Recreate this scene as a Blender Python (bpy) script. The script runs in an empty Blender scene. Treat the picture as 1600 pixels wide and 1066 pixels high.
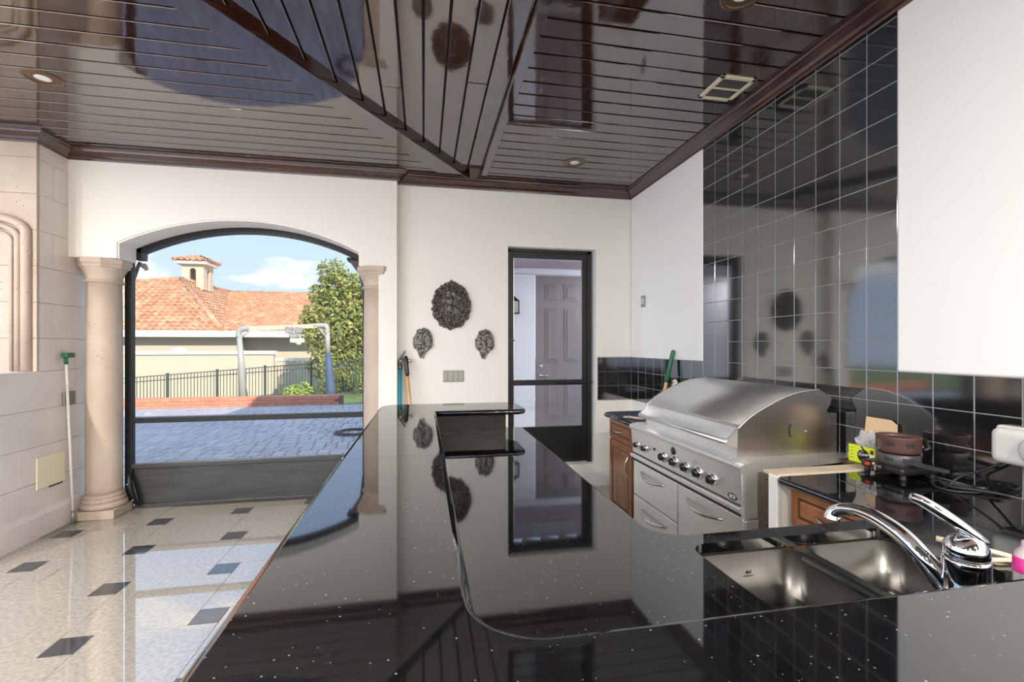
import bpy, bmesh, math, random
from mathutils import Vector, Matrix, Quaternion
random.seed(7)
S = bpy.context.scene
COL = S.collection
PI = math.pi

# ------------------------------------------------------------------ camera
cam_d = bpy.data.cameras.new('camera'); cam = bpy.data.objects.new('camera', cam_d); COL.objects.link(cam)
cam.location = (0, 0, 1.48); cam.rotation_euler = (PI/2, 0, -math.radians(10.88))
cam_d.sensor_width = 36; cam_d.lens = 718/1600*36; cam_d.shift_y = 8/1600; cam_d.clip_end = 300; cam_d.clip_start = 0.02
S.camera = cam

# ------------------------------------------------------------------ world: pale blue sky with drifting clouds
W = bpy.data.worlds.new('sky'); S.world = W; W.use_nodes = True
wn, wl = W.node_tree.nodes, W.node_tree.links; wn.clear()
w_out = wn.new('ShaderNodeOutputWorld'); w_bg = wn.new('ShaderNodeBackground')
w_tc = wn.new('ShaderNodeTexCoord'); w_sep = wn.new('ShaderNodeSeparateXYZ'); wl.new(w_tc.outputs['Generated'], w_sep.inputs[0])
w_grad = wn.new('ShaderNodeValToRGB'); wl.new(w_sep.outputs['Z'], w_grad.inputs[0])
e = w_grad.color_ramp.elements
e[0].position = 0.0; e[0].color = (0.57, 0.69, 0.90, 1)
e[1].position = 0.55; e[1].color = (0.36, 0.60, 0.96, 1)
w_map = wn.new('ShaderNodeMapping'); w_map.inputs['Scale'].default_value = (1.0, 1.0, 2.6); w_map.inputs['Location'].default_value = (0.35, 0.1, 0.05)
wl.new(w_tc.outputs['Generated'], w_map.inputs[0])
w_noise = wn.new('ShaderNodeTexNoise'); w_noise.inputs['Scale'].default_value = 5.5; w_noise.inputs['Detail'].default_value = 7; w_noise.inputs['Roughness'].default_value = 0.5
wl.new(w_map.outputs[0], w_noise.inputs[0])
w_cl = wn.new('ShaderNodeValToRGB'); wl.new(w_noise.outputs[0], w_cl.inputs[0])
w_cl.color_ramp.elements[0].position = 0.53; w_cl.color_ramp.elements[1].position = 0.63
w_mix = wn.new('ShaderNodeMixRGB'); wl.new(w_cl.outputs[0], w_mix.inputs[0]); wl.new(w_grad.outputs[0], w_mix.inputs[1]); w_mix.inputs[2].default_value = (1.0, 1.0, 1.0, 1)
wl.new(w_mix.outputs[0], w_bg.inputs[0]); w_bg.inputs[1].default_value = 2.4
wl.new(w_bg.outputs[0], w_out.inputs[0])

# ------------------------------------------------------------------ sun, low behind the building on the right
SUN_EL = math.radians(28); SUN_DIR = Vector((-0.42*math.cos(SUN_EL), 0.9075*math.cos(SUN_EL), -math.sin(SUN_EL)))
sd = bpy.data.lights.new('sun', 'SUN'); sd.energy = 10.5; sd.angle = math.radians(0.6); sd.color = (1.0, 0.90, 0.76)
sun = bpy.data.objects.new('sun', sd); COL.objects.link(sun); sun.location = (8, -14, 14)
sun.rotation_euler = SUN_DIR.to_track_quat('-Z', 'Y').to_euler()

# ------------------------------------------------------------------ view
vs = S.view_settings
vs.view_transform = 'Standard'; vs.look = 'None'; vs.gamma = 1.0; vs.use_curve_mapping = False
vs.exposure = 0.09

# ================================================================== materials
def nt(name):
    m = bpy.data.materials.new(name); m.use_nodes = True
    n, l = m.node_tree.nodes, m.node_tree.links
    return m, n, l, n['Principled BSDF']
def mat(name, c, rough=0.5, metal=0.0, ior=1.5, c2=None, scale=(8, 8, 8), detail=4, lo=0.35, hi=0.65, bump=0.0, bscale=60, bdist=0.004, trans=0.0, alpha=1.0, coat=0.0, emit=None):
    m, n, l, b = nt(name)
    b.inputs['Base Color'].default_value = (*c, 1); b.inputs['Roughness'].default_value = rough
    b.inputs['Metallic'].default_value = metal; b.inputs['IOR'].default_value = ior
    b.inputs['Transmission Weight'].default_value = trans; b.inputs['Alpha'].default_value = alpha
    b.inputs['Coat Weight'].default_value = coat
    tc = n.new('ShaderNodeTexCoord')
    if c2:
        mp = n.new('ShaderNodeMapping'); mp.inputs['Scale'].default_value = scale; l.new(tc.outputs['Object'], mp.inputs[0])
        no = n.new('ShaderNodeTexNoise'); no.inputs['Scale'].default_value = 1; no.inputs['Detail'].default_value = detail; l.new(mp.outputs[0], no.inputs[0])
        r = n.new('ShaderNodeValToRGB'); l.new(no.outputs[0], r.inputs[0])
        r.color_ramp.elements[0].position = lo; r.color_ramp.elements[0].color = (*c, 1)
        r.color_ramp.elements[1].position = hi; r.color_ramp.elements[1].color = (*c2, 1)
        l.new(r.outputs[0], b.inputs['Base Color'])
    if bump:
        no = n.new('ShaderNodeTexNoise'); no.inputs['Scale'].default_value = bscale; no.inputs['Detail'].default_value = 3; l.new(tc.outputs['Object'], no.inputs[0])
        bp = n.new('ShaderNodeBump'); bp.inputs['Strength'].default_value = bump; bp.inputs['Distance'].default_value = bdist; l.new(no.outputs[0], bp.inputs['Height']); l.new(bp.outputs[0], b.inputs['Normal'])
    if emit:
        b.inputs['Emission Color'].default_value = (*emit[0], 1); b.inputs['Emission Strength'].default_value = emit[1]
    return m
def granite(name, base=(0.0022, 0.0022, 0.0028), rough=0.04, ior=2.35, scale=175, amount=0.955):
    m, n, l, b = nt(name)
    tc = n.new('ShaderNodeTexCoord')
    v = n.new('ShaderNodeTexVoronoi'); v.inputs['Scale'].default_value = scale; l.new(tc.outputs['Object'], v.inputs['Vector'])
    s = n.new('ShaderNodeSeparateColor'); l.new(v.outputs['Color'], s.inputs[0])
    g = n.new('ShaderNodeMath'); g.operation = 'GREATER_THAN'; g.inputs[1].default_value = amount; l.new(s.outputs[0], g.inputs[0])
    d = n.new('ShaderNodeMath'); d.operation = 'LESS_THAN'; d.inputs[1].default_value = 0.27; l.new(v.outputs['Distance'], d.inputs[0])
    k = n.new('ShaderNodeMath'); k.operation = 'MULTIPLY'; l.new(g.outputs[0], k.inputs[0]); l.new(d.outputs[0], k.inputs[1])
    k2 = n.new('ShaderNodeMath'); k2.operation = 'MULTIPLY'; l.new(k.outputs[0], k2.inputs[0]); l.new(s.outputs[1], k2.inputs[1])
    no = n.new('ShaderNodeTexNoise'); no.inputs['Scale'].default_value = 420; no.inputs['Detail'].default_value = 2; l.new(tc.outputs['Object'], no.inputs[0])
    r = n.new('ShaderNodeValToRGB'); l.new(no.outputs[0], r.inputs[0])
    r.color_ramp.elements[0].position = 0.45; r.color_ramp.elements[0].color = (*base, 1)
    r.color_ramp.elements[1].position = 0.75; r.color_ramp.elements[1].color = (0.008, 0.0082, 0.0095, 1)
    mx = n.new('ShaderNodeMixRGB'); l.new(k2.outputs[0], mx.inputs[0]); l.new(r.outputs[0], mx.inputs[1]); mx.inputs[2].default_value = (0.34, 0.33, 0.30, 1)
    l.new(mx.outputs[0], b.inputs['Base Color']); b.inputs['Roughness'].default_value = rough; b.inputs['IOR'].default_value = ior
    return m
def pitted(name, c, c2, rough, pit):
    m = mat(name, c, rough, c2=c2, scale=(3, 3, 3), bump=0.2, bscale=55)
    n, l = m.node_tree.nodes, m.node_tree.links; b = n['Principled BSDF']
    tc = n.new('ShaderNodeTexCoord'); nz = n.new('ShaderNodeTexNoise'); nz.inputs['Scale'].default_value = 4; l.new(tc.outputs['Object'], nz.inputs[0])
    v = n.new('ShaderNodeTexVoronoi'); v.inputs['Scale'].default_value = 42; l.new(tc.outputs['Object'], v.inputs['Vector'])
    s = n.new('ShaderNodeSeparateColor'); l.new(v.outputs['Color'], s.inputs[0])
    a = n.new('ShaderNodeMath'); a.operation = 'MULTIPLY'; l.new(s.outputs[0], a.inputs[0]); l.new(nz.outputs[0], a.inputs[1])
    g = n.new('ShaderNodeMath'); g.operation = 'GREATER_THAN'; g.inputs[1].default_value = 0.475; l.new(a.outputs[0], g.inputs[0])
    d = n.new('ShaderNodeMath'); d.operation = 'LESS_THAN'; d.inputs[1].default_value = 0.24; l.new(v.outputs['Distance'], d.inputs[0])
    k = n.new('ShaderNodeMath'); k.operation = 'MULTIPLY'; l.new(g.outputs[0], k.inputs[0]); l.new(d.outputs[0], k.inputs[1])
    src = b.inputs['Base Color'].links[0].from_socket
    mx = n.new('ShaderNodeMixRGB'); l.new(k.outputs[0], mx.inputs[0]); l.new(src, mx.inputs[1]); mx.inputs[2].default_value = (*pit, 1); l.new(mx.outputs[0], b.inputs['Base Color'])
    return m
def screenmat(name, opac, col):
    m, n, l, b = nt(name)
    n.remove(b); o = n['Material Output']
    t = n.new('ShaderNodeBsdfTransparent'); d = n.new('ShaderNodeBsdfDiffuse'); d.inputs[0].default_value = (*col, 1)
    x = n.new('ShaderNodeMixShader'); x.inputs[0].default_value = opac; l.new(t.outputs[0], x.inputs[1]); l.new(d.outputs[0], x.inputs[2]); l.new(x.outputs[0], o.inputs[0])
    return m
def brickvar(name, cols, scale, rough=0.8, bump=0.2):
    m, n, l, b = nt(name)
    oi = n.new('ShaderNodeObjectInfo'); tc = n.new('ShaderNodeTexCoord')
    v = n.new('ShaderNodeTexVoronoi'); v.inputs['Scale'].default_value = scale; l.new(tc.outputs['Object'], v.inputs['Vector'])
    s = n.new('ShaderNodeSeparateColor'); l.new(v.outputs['Color'], s.inputs[0])
    ad = n.new('ShaderNodeMath'); ad.operation = 'ADD'; l.new(s.outputs[0], ad.inputs[0]); l.new(oi.outputs['Random'], ad.inputs[1])
    fr = n.new('ShaderNodeMath'); fr.operation = 'FRACT'; l.new(ad.outputs[0], fr.inputs[0])
    r = n.new('ShaderNodeValToRGB'); l.new(fr.outputs[0], r.inputs[0])
    el = r.color_ramp.elements
    for i, c in enumerate(cols):
        if i < 2: q = el[i]; q.position = i/(len(cols)-1)
        else: q = el.new(i/(len(cols)-1))
        q.color = (*c, 1)
    l.new(r.outputs[0], b.inputs['Base Color']); b.inputs['Roughness'].default_value = rough
    no = n.new('ShaderNodeTexNoise'); no.inputs['Scale'].default_value = 70; l.new(tc.outputs['Object'], no.inputs[0])
    bp = n.new('ShaderNodeBump'); bp.inputs['Strength'].default_value = bump; bp.inputs['Distance'].default_value = 0.003; l.new(no.outputs[0], bp.inputs['Height']); l.new(bp.outputs[0], b.inputs['Normal'])
    return m

M = {}
M['plaster'] = mat('white plaster', (0.80, 0.78, 0.74), 0.75, bump=0.08, bscale=45)
M['plaster2'] = mat('smooth white plaster', (0.89, 0.875, 0.845), 0.6, bump=0.04, bscale=30)
M['stone'] = pitted('cast stone', (0.68, 0.62, 0.585), (0.75, 0.69, 0.66), 0.5, (0.33, 0.28, 0.26))
M['stone_col'] = pitted('column stone', (0.45, 0.36, 0.29), (0.52, 0.43, 0.355), 0.55, (0.28, 0.21, 0.17))
M['rear'] = mat('taupe rear wall', (0.36, 0.33, 0.30), 0.8)
M['woodx'] = mat('mahogany boards', (0.022, 0.0075, 0.005), 0.06, ior=2.45, c2=(0.050, 0.015, 0.008), scale=(1.4, 22, 10), detail=6, lo=0.4, hi=0.75, bump=0.05, bscale=7, bdist=0.01)
M['woody'] = mat('mahogany boards lengthwise', (0.022, 0.0075, 0.005), 0.06, ior=2.45, c2=(0.048, 0.014, 0.008), scale=(22, 1.4, 10), detail=6, lo=0.4, hi=0.75, bump=0.05, bscale=7, bdist=0.01)
M['crown'] = mat('dark crown moulding', (0.020, 0.006, 0.005), 0.16, ior=1.8, c2=(0.06, 0.016, 0.010), scale=(6, 6, 20))
M['groove'] = mat('dark board grooves', (0.008, 0.004, 0.003), 0.6)
M['granite'] = granite('black galaxy granite')
M['tile'] = granite('polished black tile', (0.012, 0.0125, 0.013), 0.075, 2.8, 190, 0.985)
M['granite_honed'] = granite('honed black granite', ior=1.5, rough=.15)
M['grout'] = mat('pale grout', (0.34, 0.34, 0.335), 0.8)
M['floor'] = mat('polished beige stone tile', (0.285, 0.255, 0.215), 0.03, ior=2.9, c2=(0.43, 0.395, 0.345), scale=(45, 45, 45), detail=5, lo=0.3, hi=0.7)
M['inset'] = mat('slate inset', (0.035, 0.033, 0.040), 0.06, ior=2.0, c2=(0.06, 0.058, 0.068), scale=(30, 30, 30))
M['joint'] = mat('floor joint', (0.30, 0.27, 0.23), 0.7)
M['bronze'] = mat('dark bronze metal', (0.012, 0.012, 0.013), 0.42, ior=1.45)
M['kick'] = mat('bronze kick panel', (0.055, 0.054, 0.052), 0.3, metal=0.3, c2=(0.075, 0.074, 0.07), scale=(3, 3, 30))
M['doorpanel'] = mat('black door panel', (0.012, 0.012, 0.013), 0.35)
M['screen'] = screenmat('insect screen', 0.50, (0.05, 0.05, 0.055))
M['screen_door'] = screenmat('door insect screen', 0.08, (0.05, 0.05, 0.055))
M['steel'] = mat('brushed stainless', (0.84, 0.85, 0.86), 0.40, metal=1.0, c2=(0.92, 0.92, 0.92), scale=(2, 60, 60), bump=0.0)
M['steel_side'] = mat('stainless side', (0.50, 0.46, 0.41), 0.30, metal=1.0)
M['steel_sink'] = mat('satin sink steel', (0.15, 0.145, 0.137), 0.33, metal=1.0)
M['chrome'] = mat('chrome', (0.88, 0.88, 0.89), 0.04, metal=1.0)
M['nickel'] = mat('brushed nickel', (0.62, 0.60, 0.56), 0.25, metal=1.0)
M['black'] = mat('black plastic', (0.012, 0.012, 0.012), 0.3)
M['rubber'] = mat('black rubber', (0.018, 0.018, 0.018), 0.55)
M['cabwood'] = mat('glazed cabinet wood', (0.20, 0.082, 0.036), 0.3, c2=(0.30, 0.135, 0.064), scale=(14, 14, 3), detail=5)
M['glaze'] = mat('dark glazed wood edge', (0.07, 0.028, 0.014), 0.4)
M['white'] = mat('white plastic', (0.80, 0.79, 0.77), 0.35)
M['coverwhite'] = mat('aged white polycarbonate', (0.60, 0.59, 0.56), 0.3)
M['cream'] = mat('cream plate', (0.80, 0.74, 0.55), 0.45)
M['grey'] = mat('grey plate metal', (0.30, 0.29, 0.27), 0.4, metal=0.5)
M['pewter'] = mat('antique pewter relief', (0.055, 0.052, 0.046), 0.5, metal=0.35, c2=(0.26, 0.25, 0.22), scale=(40, 40, 40), detail=3, bump=0.6, bscale=45)
M['bronze_relief'] = mat('antique bronze relief', (0.035, 0.029, 0.026), 0.5, metal=0.35, c2=(0.16, 0.13, 0.115), scale=(36, 36, 36), detail=3, bump=0.6, bscale=45)
M['relief_light'] = mat('rubbed silver relief', (0.20, 0.19, 0.165), 0.45, metal=0.4, c2=(0.38, 0.37, 0.33), scale=(40, 40, 40), bump=0.5, bscale=40)
M['relief_mid'] = mat('worn bronze relief', (0.06, 0.052, 0.046), 0.5, metal=0.35, c2=(0.27, 0.25, 0.225), scale=(30, 30, 30), lo=.42, hi=.66, bump=0.5, bscale=40)
M['teal'] = mat('teal fibreglass handle', (0.01, 0.26, 0.34), 0.35)
M['pine'] = mat('pale ash wood', (0.62, 0.36, 0.15), 0.45, c2=(0.72, 0.47, 0.22), scale=(30, 30, 4))
M['beech'] = mat('cream wood', (0.72, 0.62, 0.46), 0.5)
M['iron'] = mat('grey forged steel', (0.16, 0.16, 0.17), 0.45, metal=0.7)
M['green'] = mat('dark green grip', (0.012, 0.13, 0.065), 0.45)
M['lime'] = mat('lime carton print', (0.66, 0.80, 0.02), 0.45)
M['card'] = mat('kraft cardboard', (0.66, 0.46, 0.29), 0.7)
M['tan'] = mat('tan backer board', (0.50, 0.41, 0.31), 0.75, c2=(0.58, 0.49, 0.39), scale=(9, 9, 9))
M['plastic_bag'] = mat('clear crumpled plastic', (0.80, 0.81, 0.82), 0.12, ior=1.45, trans=0.55)
M['burner_brown'] = mat('brown enamel', (0.085, 0.042, 0.036), 0.42)
M['burner_grey'] = mat('charcoal enamel', (0.045, 0.045, 0.048), 0.4)
M['red'] = mat('red lens', (0.45, 0.02, 0.02), 0.25)
M['pink'] = mat('pink soap', (0.85, 0.06, 0.38), 0.25)
M['clear'] = mat('clear bottle', (0.82, 0.80, 0.82), 0.12, trans=0.4)
M['can'] = mat('bronze light trim', (0.16, 0.10, 0.06), 0.3, metal=0.7)
M['vent'] = mat('cream vent', (0.70, 0.66, 0.50), 0.5)
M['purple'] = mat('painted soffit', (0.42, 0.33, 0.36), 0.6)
M['mauve'] = mat('taupe painted door', (0.27, 0.225, 0.225), 0.45)
M['bluewhite'] = mat('white stucco passage', (0.88, 0.88, 0.90), 0.8)
M['paver'] = brickvar('grey concrete pavers', [(0.38, 0.36, 0.39), (0.48, 0.45, 0.47), (0.42, 0.39, 0.42), (0.53, 0.49, 0.50)], 1.7, 0.75)
M['sand'] = mat('paver joint sand', (0.07, 0.065, 0.075), 0.9)
M['brick'] = brickvar('red brick', [(0.60, 0.20, 0.11), (0.69, 0.27, 0.16), (0.63, 0.23, 0.14)], 2.0, 0.8)
M['mortar'] = mat('brick mortar', (0.20, 0.08, 0.06), 0.9)
M['deck'] = mat('pale deck', (0.50, 0.47, 0.46), 0.8, c2=(0.58, 0.55, 0.53), scale=(2, 2, 2))
M['lawn'] = mat('lawn', (0.10, 0.16, 0.04), 0.9, c2=(0.20, 0.26, 0.08), scale=(1.5, 1.5, 1.5))
M['fence'] = mat('dark green aluminium fence', (0.05, 0.07, 0.065), 0.4)
M['gantry'] = mat('weathered white steel', (0.38, 0.38, 0.36), 0.5)
M['gantry_blue'] = mat('dark blue lower post', (0.06, 0.10, 0.18), 0.6)
M['hoist'] = mat('hoist housing', (0.18, 0.18, 0.19), 0.5, c2=(0.42, 0.40, 0.38), scale=(20, 20, 20))
M['stucco'] = mat('beige house stucco', (0.54, 0.48, 0.38), 0.85, bump=0.05)
M['trimwhite'] = mat('white house trim', (0.72, 0.70, 0.66), 0.7)
M['rooftile'] = brickvar('terracotta roof tile', [(0.40, 0.18, 0.10), (0.53, 0.31, 0.19), (0.46, 0.23, 0.13), (0.58, 0.40, 0.27)], 3.0, 0.8, 0.05)
M['dark'] = mat('dark opening', (0.015, 0.015, 0.017), 0.8)
M['leaf'] = brickvar('broad leaves', [(0.10, 0.15, 0.03), (0.28, 0.31, 0.06), (0.17, 0.23, 0.04), (0.45, 0.42, 0.12)], 9, 0.5, 0.0)
M['leaf2'] = brickvar('shrub leaves', [(0.20, 0.30, 0.05), (0.36, 0.44, 0.10), (0.27, 0.37, 0.07)], 9, 0.5, 0.0)
M['bark'] = mat('bark', (0.12, 0.085, 0.06), 0.9)
M['roofslab'] = mat('roof underlay', (0.25, 0.22, 0.2), 0.9)

# ================================================================== mesh helpers
class MB:
    def __init__(s): s.bm = bmesh.new()
    def box(s, x0, x1, y0, y1, z0, z1, bevel=0.0, seg=2, rot=None):
        if x0 > x1: x0, x1 = x1, x0
        if y0 > y1: y0, y1 = y1, y0
        if z0 > z1: z0, z1 = z1, z0
        c = Vector(((x0+x1)/2, (y0+y1)/2, (z0+z1)/2))
        r = bmesh.ops.create_cube(s.bm, size=1)
        vs_ = r['verts']
        for v in vs_: v.co = Vector((v.co.x*(x1-x0), v.co.y*(y1-y0), v.co.z*(z1-z0)))
        if bevel:
            eds = list({e for v in vs_ for e in v.link_edges})
            rb = bmesh.ops.bevel(s.bm, geom=eds, offset=bevel, segments=seg, affect='EDGES', profile=0.5)
            vs_ = list({v for f in rb['faces'] for v in f.verts} | {v for v in vs_ if v.is_valid})
        for v in vs_:
            if rot is not None: v.co = rot @ v.co
            v.co += c
        return s
    def poly(s, pts, d):
        """closed outline pts (3d) extruded by vector d"""
        vs_ = [s.bm.verts.new(p) for p in pts]
        f = s.bm.faces.new(vs_)
        r = bmesh.ops.extrude_face_region(s.bm, geom=[f])
        nv = [g for g in r['geom'] if isinstance(g, bmesh.types.BMVert)]
        for v in nv: v.co += Vector(d)
        bmesh.ops.recalc_face_normals(s.bm, faces=list({g for v in vs_+nv for g in v.link_faces}))
        return s
    def tube(s, pts, r, n=10, closed=False, sx=1.0):
        pts = [Vector(p) for p in pts]; N = len(pts)
        rr = r if isinstance(r, (list, tuple)) else [r]*N
        tang = []
        for i in range(N):
            a = pts[(i-1) % N] if (closed or i > 0) else pts[i]
            b = pts[(i+1) % N] if (closed or i < N-1) else pts[i]
            tang.append((b-a).normalized())
        up = Vector((0, 0, 1)) if abs(tang[0].z) < 0.9 else Vector((1, 0, 0))
        nrm = (up - tang[0]*up.dot(tang[0])).normalized()
        rings = []
        for i in range(N):
            if i: nrm = tang[i-1].rotation_difference(tang[i]) @ nrm
            nrm = (nrm - tang[i]*nrm.dot(tang[i])).normalized()
            bi = tang[i].cross(nrm)
            rings.append([s.bm.verts.new(pts[i] + (nrm*math.cos(2*PI*k/n) + bi*math.sin(2*PI*k/n)*sx)*rr[i]) for k in range(n)])
        for i in range(N if closed else N-1):
            A, B = rings[i], rings[(i+1) % N]
            for k in range(n):
                f = s.bm.faces.new((A[k], A[(k+1) % n], B[(k+1) % n], B[k])); f.smooth = True
        if not closed:
            s.bm.faces.new(list(reversed(rings[0]))); s.bm.faces.new(rings[-1])
        return s
    def lathe(s, c, prof, n=24, axis='Z', smooth=True, phase=0.0):
        c = Vector(c)
        def P(r, h, k):
            a = 2*PI*k/n + phase
            u, v = r*math.cos(a), r*math.sin(a)
            return c + {'Z': Vector((u, v, h)), 'X': Vector((h, u, v)), 'Y': Vector((u, h, v))}[axis]
        rings = [[s.bm.verts.new(P(max(r, 1e-5), h, k)) for k in range(n)] for r, h in prof]
        fs = []
        for A, B in zip(rings, rings[1:]):
            for k in range(n):
                f = s.bm.faces.new((A[k], A[(k+1) % n], B[(k+1) % n], B[k])); f.smooth = smooth; fs.append(f)
        fs.append(s.bm.faces.new(list(reversed(rings[0])))); fs.append(s.bm.faces.new(rings[-1]))
        bmesh.ops.recalc_face_normals(s.bm, faces=fs)
        return s
    def ball(s, c, r, rot=None, u=10, v=7):
        r = r if isinstance(r, (list, tuple)) else (r, r, r)
        q = bmesh.ops.create_uvsphere(s.bm, u_segments=u, v_segments=v, radius=1)
        for p in q['verts']:
            p.co = Vector((p.co.x*r[0], p.co.y*r[1], p.co.z*r[2]))
            if rot is not None: p.co = rot @ p.co
            p.co += Vector(c)
        for f in {f for p in q['verts'] for f in p.link_faces}: f.smooth = True
        return s
    def quadlist(s, verts, faces):
        vs_ = [s.bm.verts.new(p) for p in verts]
        for f in faces: s.bm.faces.new([vs_[i] for i in f])
        return s
    def mesh(s, name):
        me = bpy.data.meshes.new(name); s.bm.normal_update(); s.bm.to_mesh(me); s.bm.free(); return me
    def build(s, name, m, parent=None, **k):
        return link(name, s.mesh(name), m, parent, **k)

def link(name, me, m, parent=None, label=None, cat=None, group=None, kind=None, loc=None):
    o = bpy.data.objects.new(name, me); COL.objects.link(o)
    if m is not None and len(me.materials) == 0: me.materials.append(M[m] if isinstance(m, str) else m)
    if loc is not None: o.location = loc
    if parent is not None:
        o.parent = parent
        q = parent; off = Vector((0, 0, 0))
        while q is not None: off += Vector(q.location); q = q.parent
        # meshes are modelled in world coordinates; keep them there
        w = off if parent.type == 'EMPTY' else Vector((0, 0, 0))
        if parent.type != 'EMPTY' and parent.parent is not None: w = Vector((0, 0, 0))
        o.matrix_parent_inverse = Matrix.Translation(-w)
    tag(o, label, cat, group, kind)
    return o
def tag(o, label=None, cat=None, group=None, kind=None):
    if label: o['label'] = label
    if cat: o['category'] = cat
    if group: o['group'] = group
    if kind: o['kind'] = kind
    return o
def thing(name, label, cat, loc, group=None, kind=None):
    o = bpy.data.objects.new(name, None); COL.objects.link(o); o.location = loc; o.empty_display_size = 0.1
    return tag(o, label, cat, group, kind)
def piece(name, me, parent, loc, rot=(0, 0, 0), sc=(1, 1, 1)):
    """an alike piece that shares mesh data; parent stands at the origin"""
    o = bpy.data.objects.new(name, me); COL.objects.link(o); o.parent = parent
    o.location = loc; o.rotation_euler = rot; o.scale = sc
    return o
def unitbox(name, m, bevel=0.0):
    me = MB().box(-.5, .5, -.5, .5, -.5, .5, bevel, 1).mesh(name); me.materials.append(M[m]); return me
def rounded(pts, radii, seg=8):
    """round the corners of a closed 2d outline"""
    out = []; N = len(pts)
    for i, (p, r) in enumerate(zip(pts, radii)):
        p = Vector(p); a = (Vector(pts[i-1])-p); b = (Vector(pts[(i+1) % N])-p)
        if r <= 0: out.append(p); continue
        a.normalize(); b.normalize(); ang = a.angle(b); t = r/math.tan(ang/2)
        c = p + (a+b).normalized()*(r/math.sin(ang/2))
        s0 = p+a*t-c; s1 = p+b*t-c
        a0 = math.atan2(s0.y, s0.x); da = math.atan2(s1.y, s1.x)-a0
        while da > PI: da -= 2*PI
        while da < -PI: da += 2*PI
        for k in range(seg+1): out.append(c+Vector((math.cos(a0+da*k/seg), math.sin(a0+da*k/seg)))*r)
    return out
def slab_with_holes(outer, holes, z0, z1):
    bm = bmesh.new(); edges = []
    for loop in [outer]+holes:
        vs_ = [bm.verts.new((p[0], p[1], z1)) for p in loop]
        edges += [bm.edges.new((vs_[i], vs_[(i+1) % len(vs_)])) for i in range(len(vs_))]
    bmesh.ops.triangle_fill(bm, edges=edges, use_beauty=True, normal=(0, 0, 1))
    fs = list(bm.faces)
    r = bmesh.ops.extrude_face_region(bm, geom=fs)
    for g in r['geom']:
        if isinstance(g, bmesh.types.BMVert): g.co.z = z0
    bmesh.ops.recalc_face_normals(bm, faces=list(bm.faces))
    mb = MB(); mb.bm.free(); mb.bm = bm
    return mb
def text_mesh(txt, size, mtx, name, m, parent, shear=0.0, ext=0.0006):
    cu = bpy.data.curves.new(name, 'FONT'); cu.body = txt; cu.size = size; cu.align_x = 'CENTER'; cu.align_y = 'CENTER'; cu.extrude = ext; cu.shear = shear
    to = bpy.data.objects.new('tmp_text', cu); COL.objects.link(to)
    dg = bpy.context.evaluated_depsgraph_get(); me = bpy.data.meshes.new_from_object(to.evaluated_get(dg))
    bpy.data.objects.remove(to); me.transform(mtx); me.materials.clear()
    return link(name, me, m, parent)
def frame_from(origin, xdir, ydir):
    x = Vector(xdir).normalized(); y = Vector(ydir).normalized(); z = x.cross(y)
    return Matrix(((x.x, y.x, z.x, origin[0]), (x.y, y.y, z.y, origin[1]), (x.z, y.z, z.z, origin[2]), (0, 0, 0, 1)))

# dimensions shared below
XR, YB, YA, XL = 2.2, 4.61, 4.505, -2.94
ZC = 3.13
TOP, LOW = 1.065, 0.91

# ================================================================== FLOOR: big stone squares with small slate squares between
floor = MB().box(-4.2, 2.4, -4.0, 4.80, -0.12, -0.004).build('floor', 'joint', label='polished beige stone floor with small dark slate insets', cat='floor', kind='structure')
s_, d_ = 0.575, 0.15
big = MB().box(-s_/2+.0012, s_/2-.0012, -s_/2+.0012, s_/2-.0012, -0.012, 0.0, 0.0008, 1).mesh('floor_tile'); big.materials.append(M['floor'])
small = MB().box(-d_/2+.001, d_/2-.001, -d_/2+.001, d_/2-.001, -0.012, 0.0002, 0.0008, 1).mesh('slate_inset'); small.materials.append(M['inset'])
ox, oy = -2.03-s_-d_/2, 3.79-d_/2
for i in range(-14, 15):
    for j in range(-14, 15):
        bx, by = ox+i*s_-j*d_, oy+i*d_+j*s_
        if -3.0 < bx+s_/2 < 2.15 and -0.9 < by+s_/2 < 4.62:
            piece('floor_tile', big, floor, (bx+s_/2, by+s_/2, 0), (random.uniform(-.0008, .0008), random.uniform(-.0008, .0008), 0))
        if -2.9 < bx+s_+d_/2 < 2.15 and -0.9 < by+d_/2 < 4.72:
            piece('slate_inset', small, floor, (bx+s_+d_/2, by+d_/2, 0))

# ================================================================== CEILING: varnished boards, laid three ways
ceil = MB().box(-4.4, 2.5, -4.0, 4.9, 3.20, 3.26).build('ceiling', 'groove', label='glossy dark mahogany board ceiling with diagonal batten', cat='ceiling', kind='structure')
P_ = 0.1405; G_ = 0.0115
diagL = lambda y: -1.216+(y-2.464)*0.69
diagR = lambda y: -1.030+(y-2.43)*0.70
XB = 0.545          # left edge of the straight batten
def board(pts, z0, th, m):
    pts = [Vector((p[0], p[1], z0)) for p in pts]
    c = sum(pts, Vector())/len(pts)
    mb = MB(); mb.poly([p-c for p in pts], (0, 0, th))
    eds = [e for e in mb.bm.edges if abs(e.verts[0].co.z) < 1e-6 and abs(e.verts[1].co.z) < 1e-6]
    bmesh.ops.bevel(mb.bm, geom=eds, offset=0.003, segments=1, affect='EDGES')
    me = mb.mesh('ceiling_board'); me.materials.append(M[m]); return me, c
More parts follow.
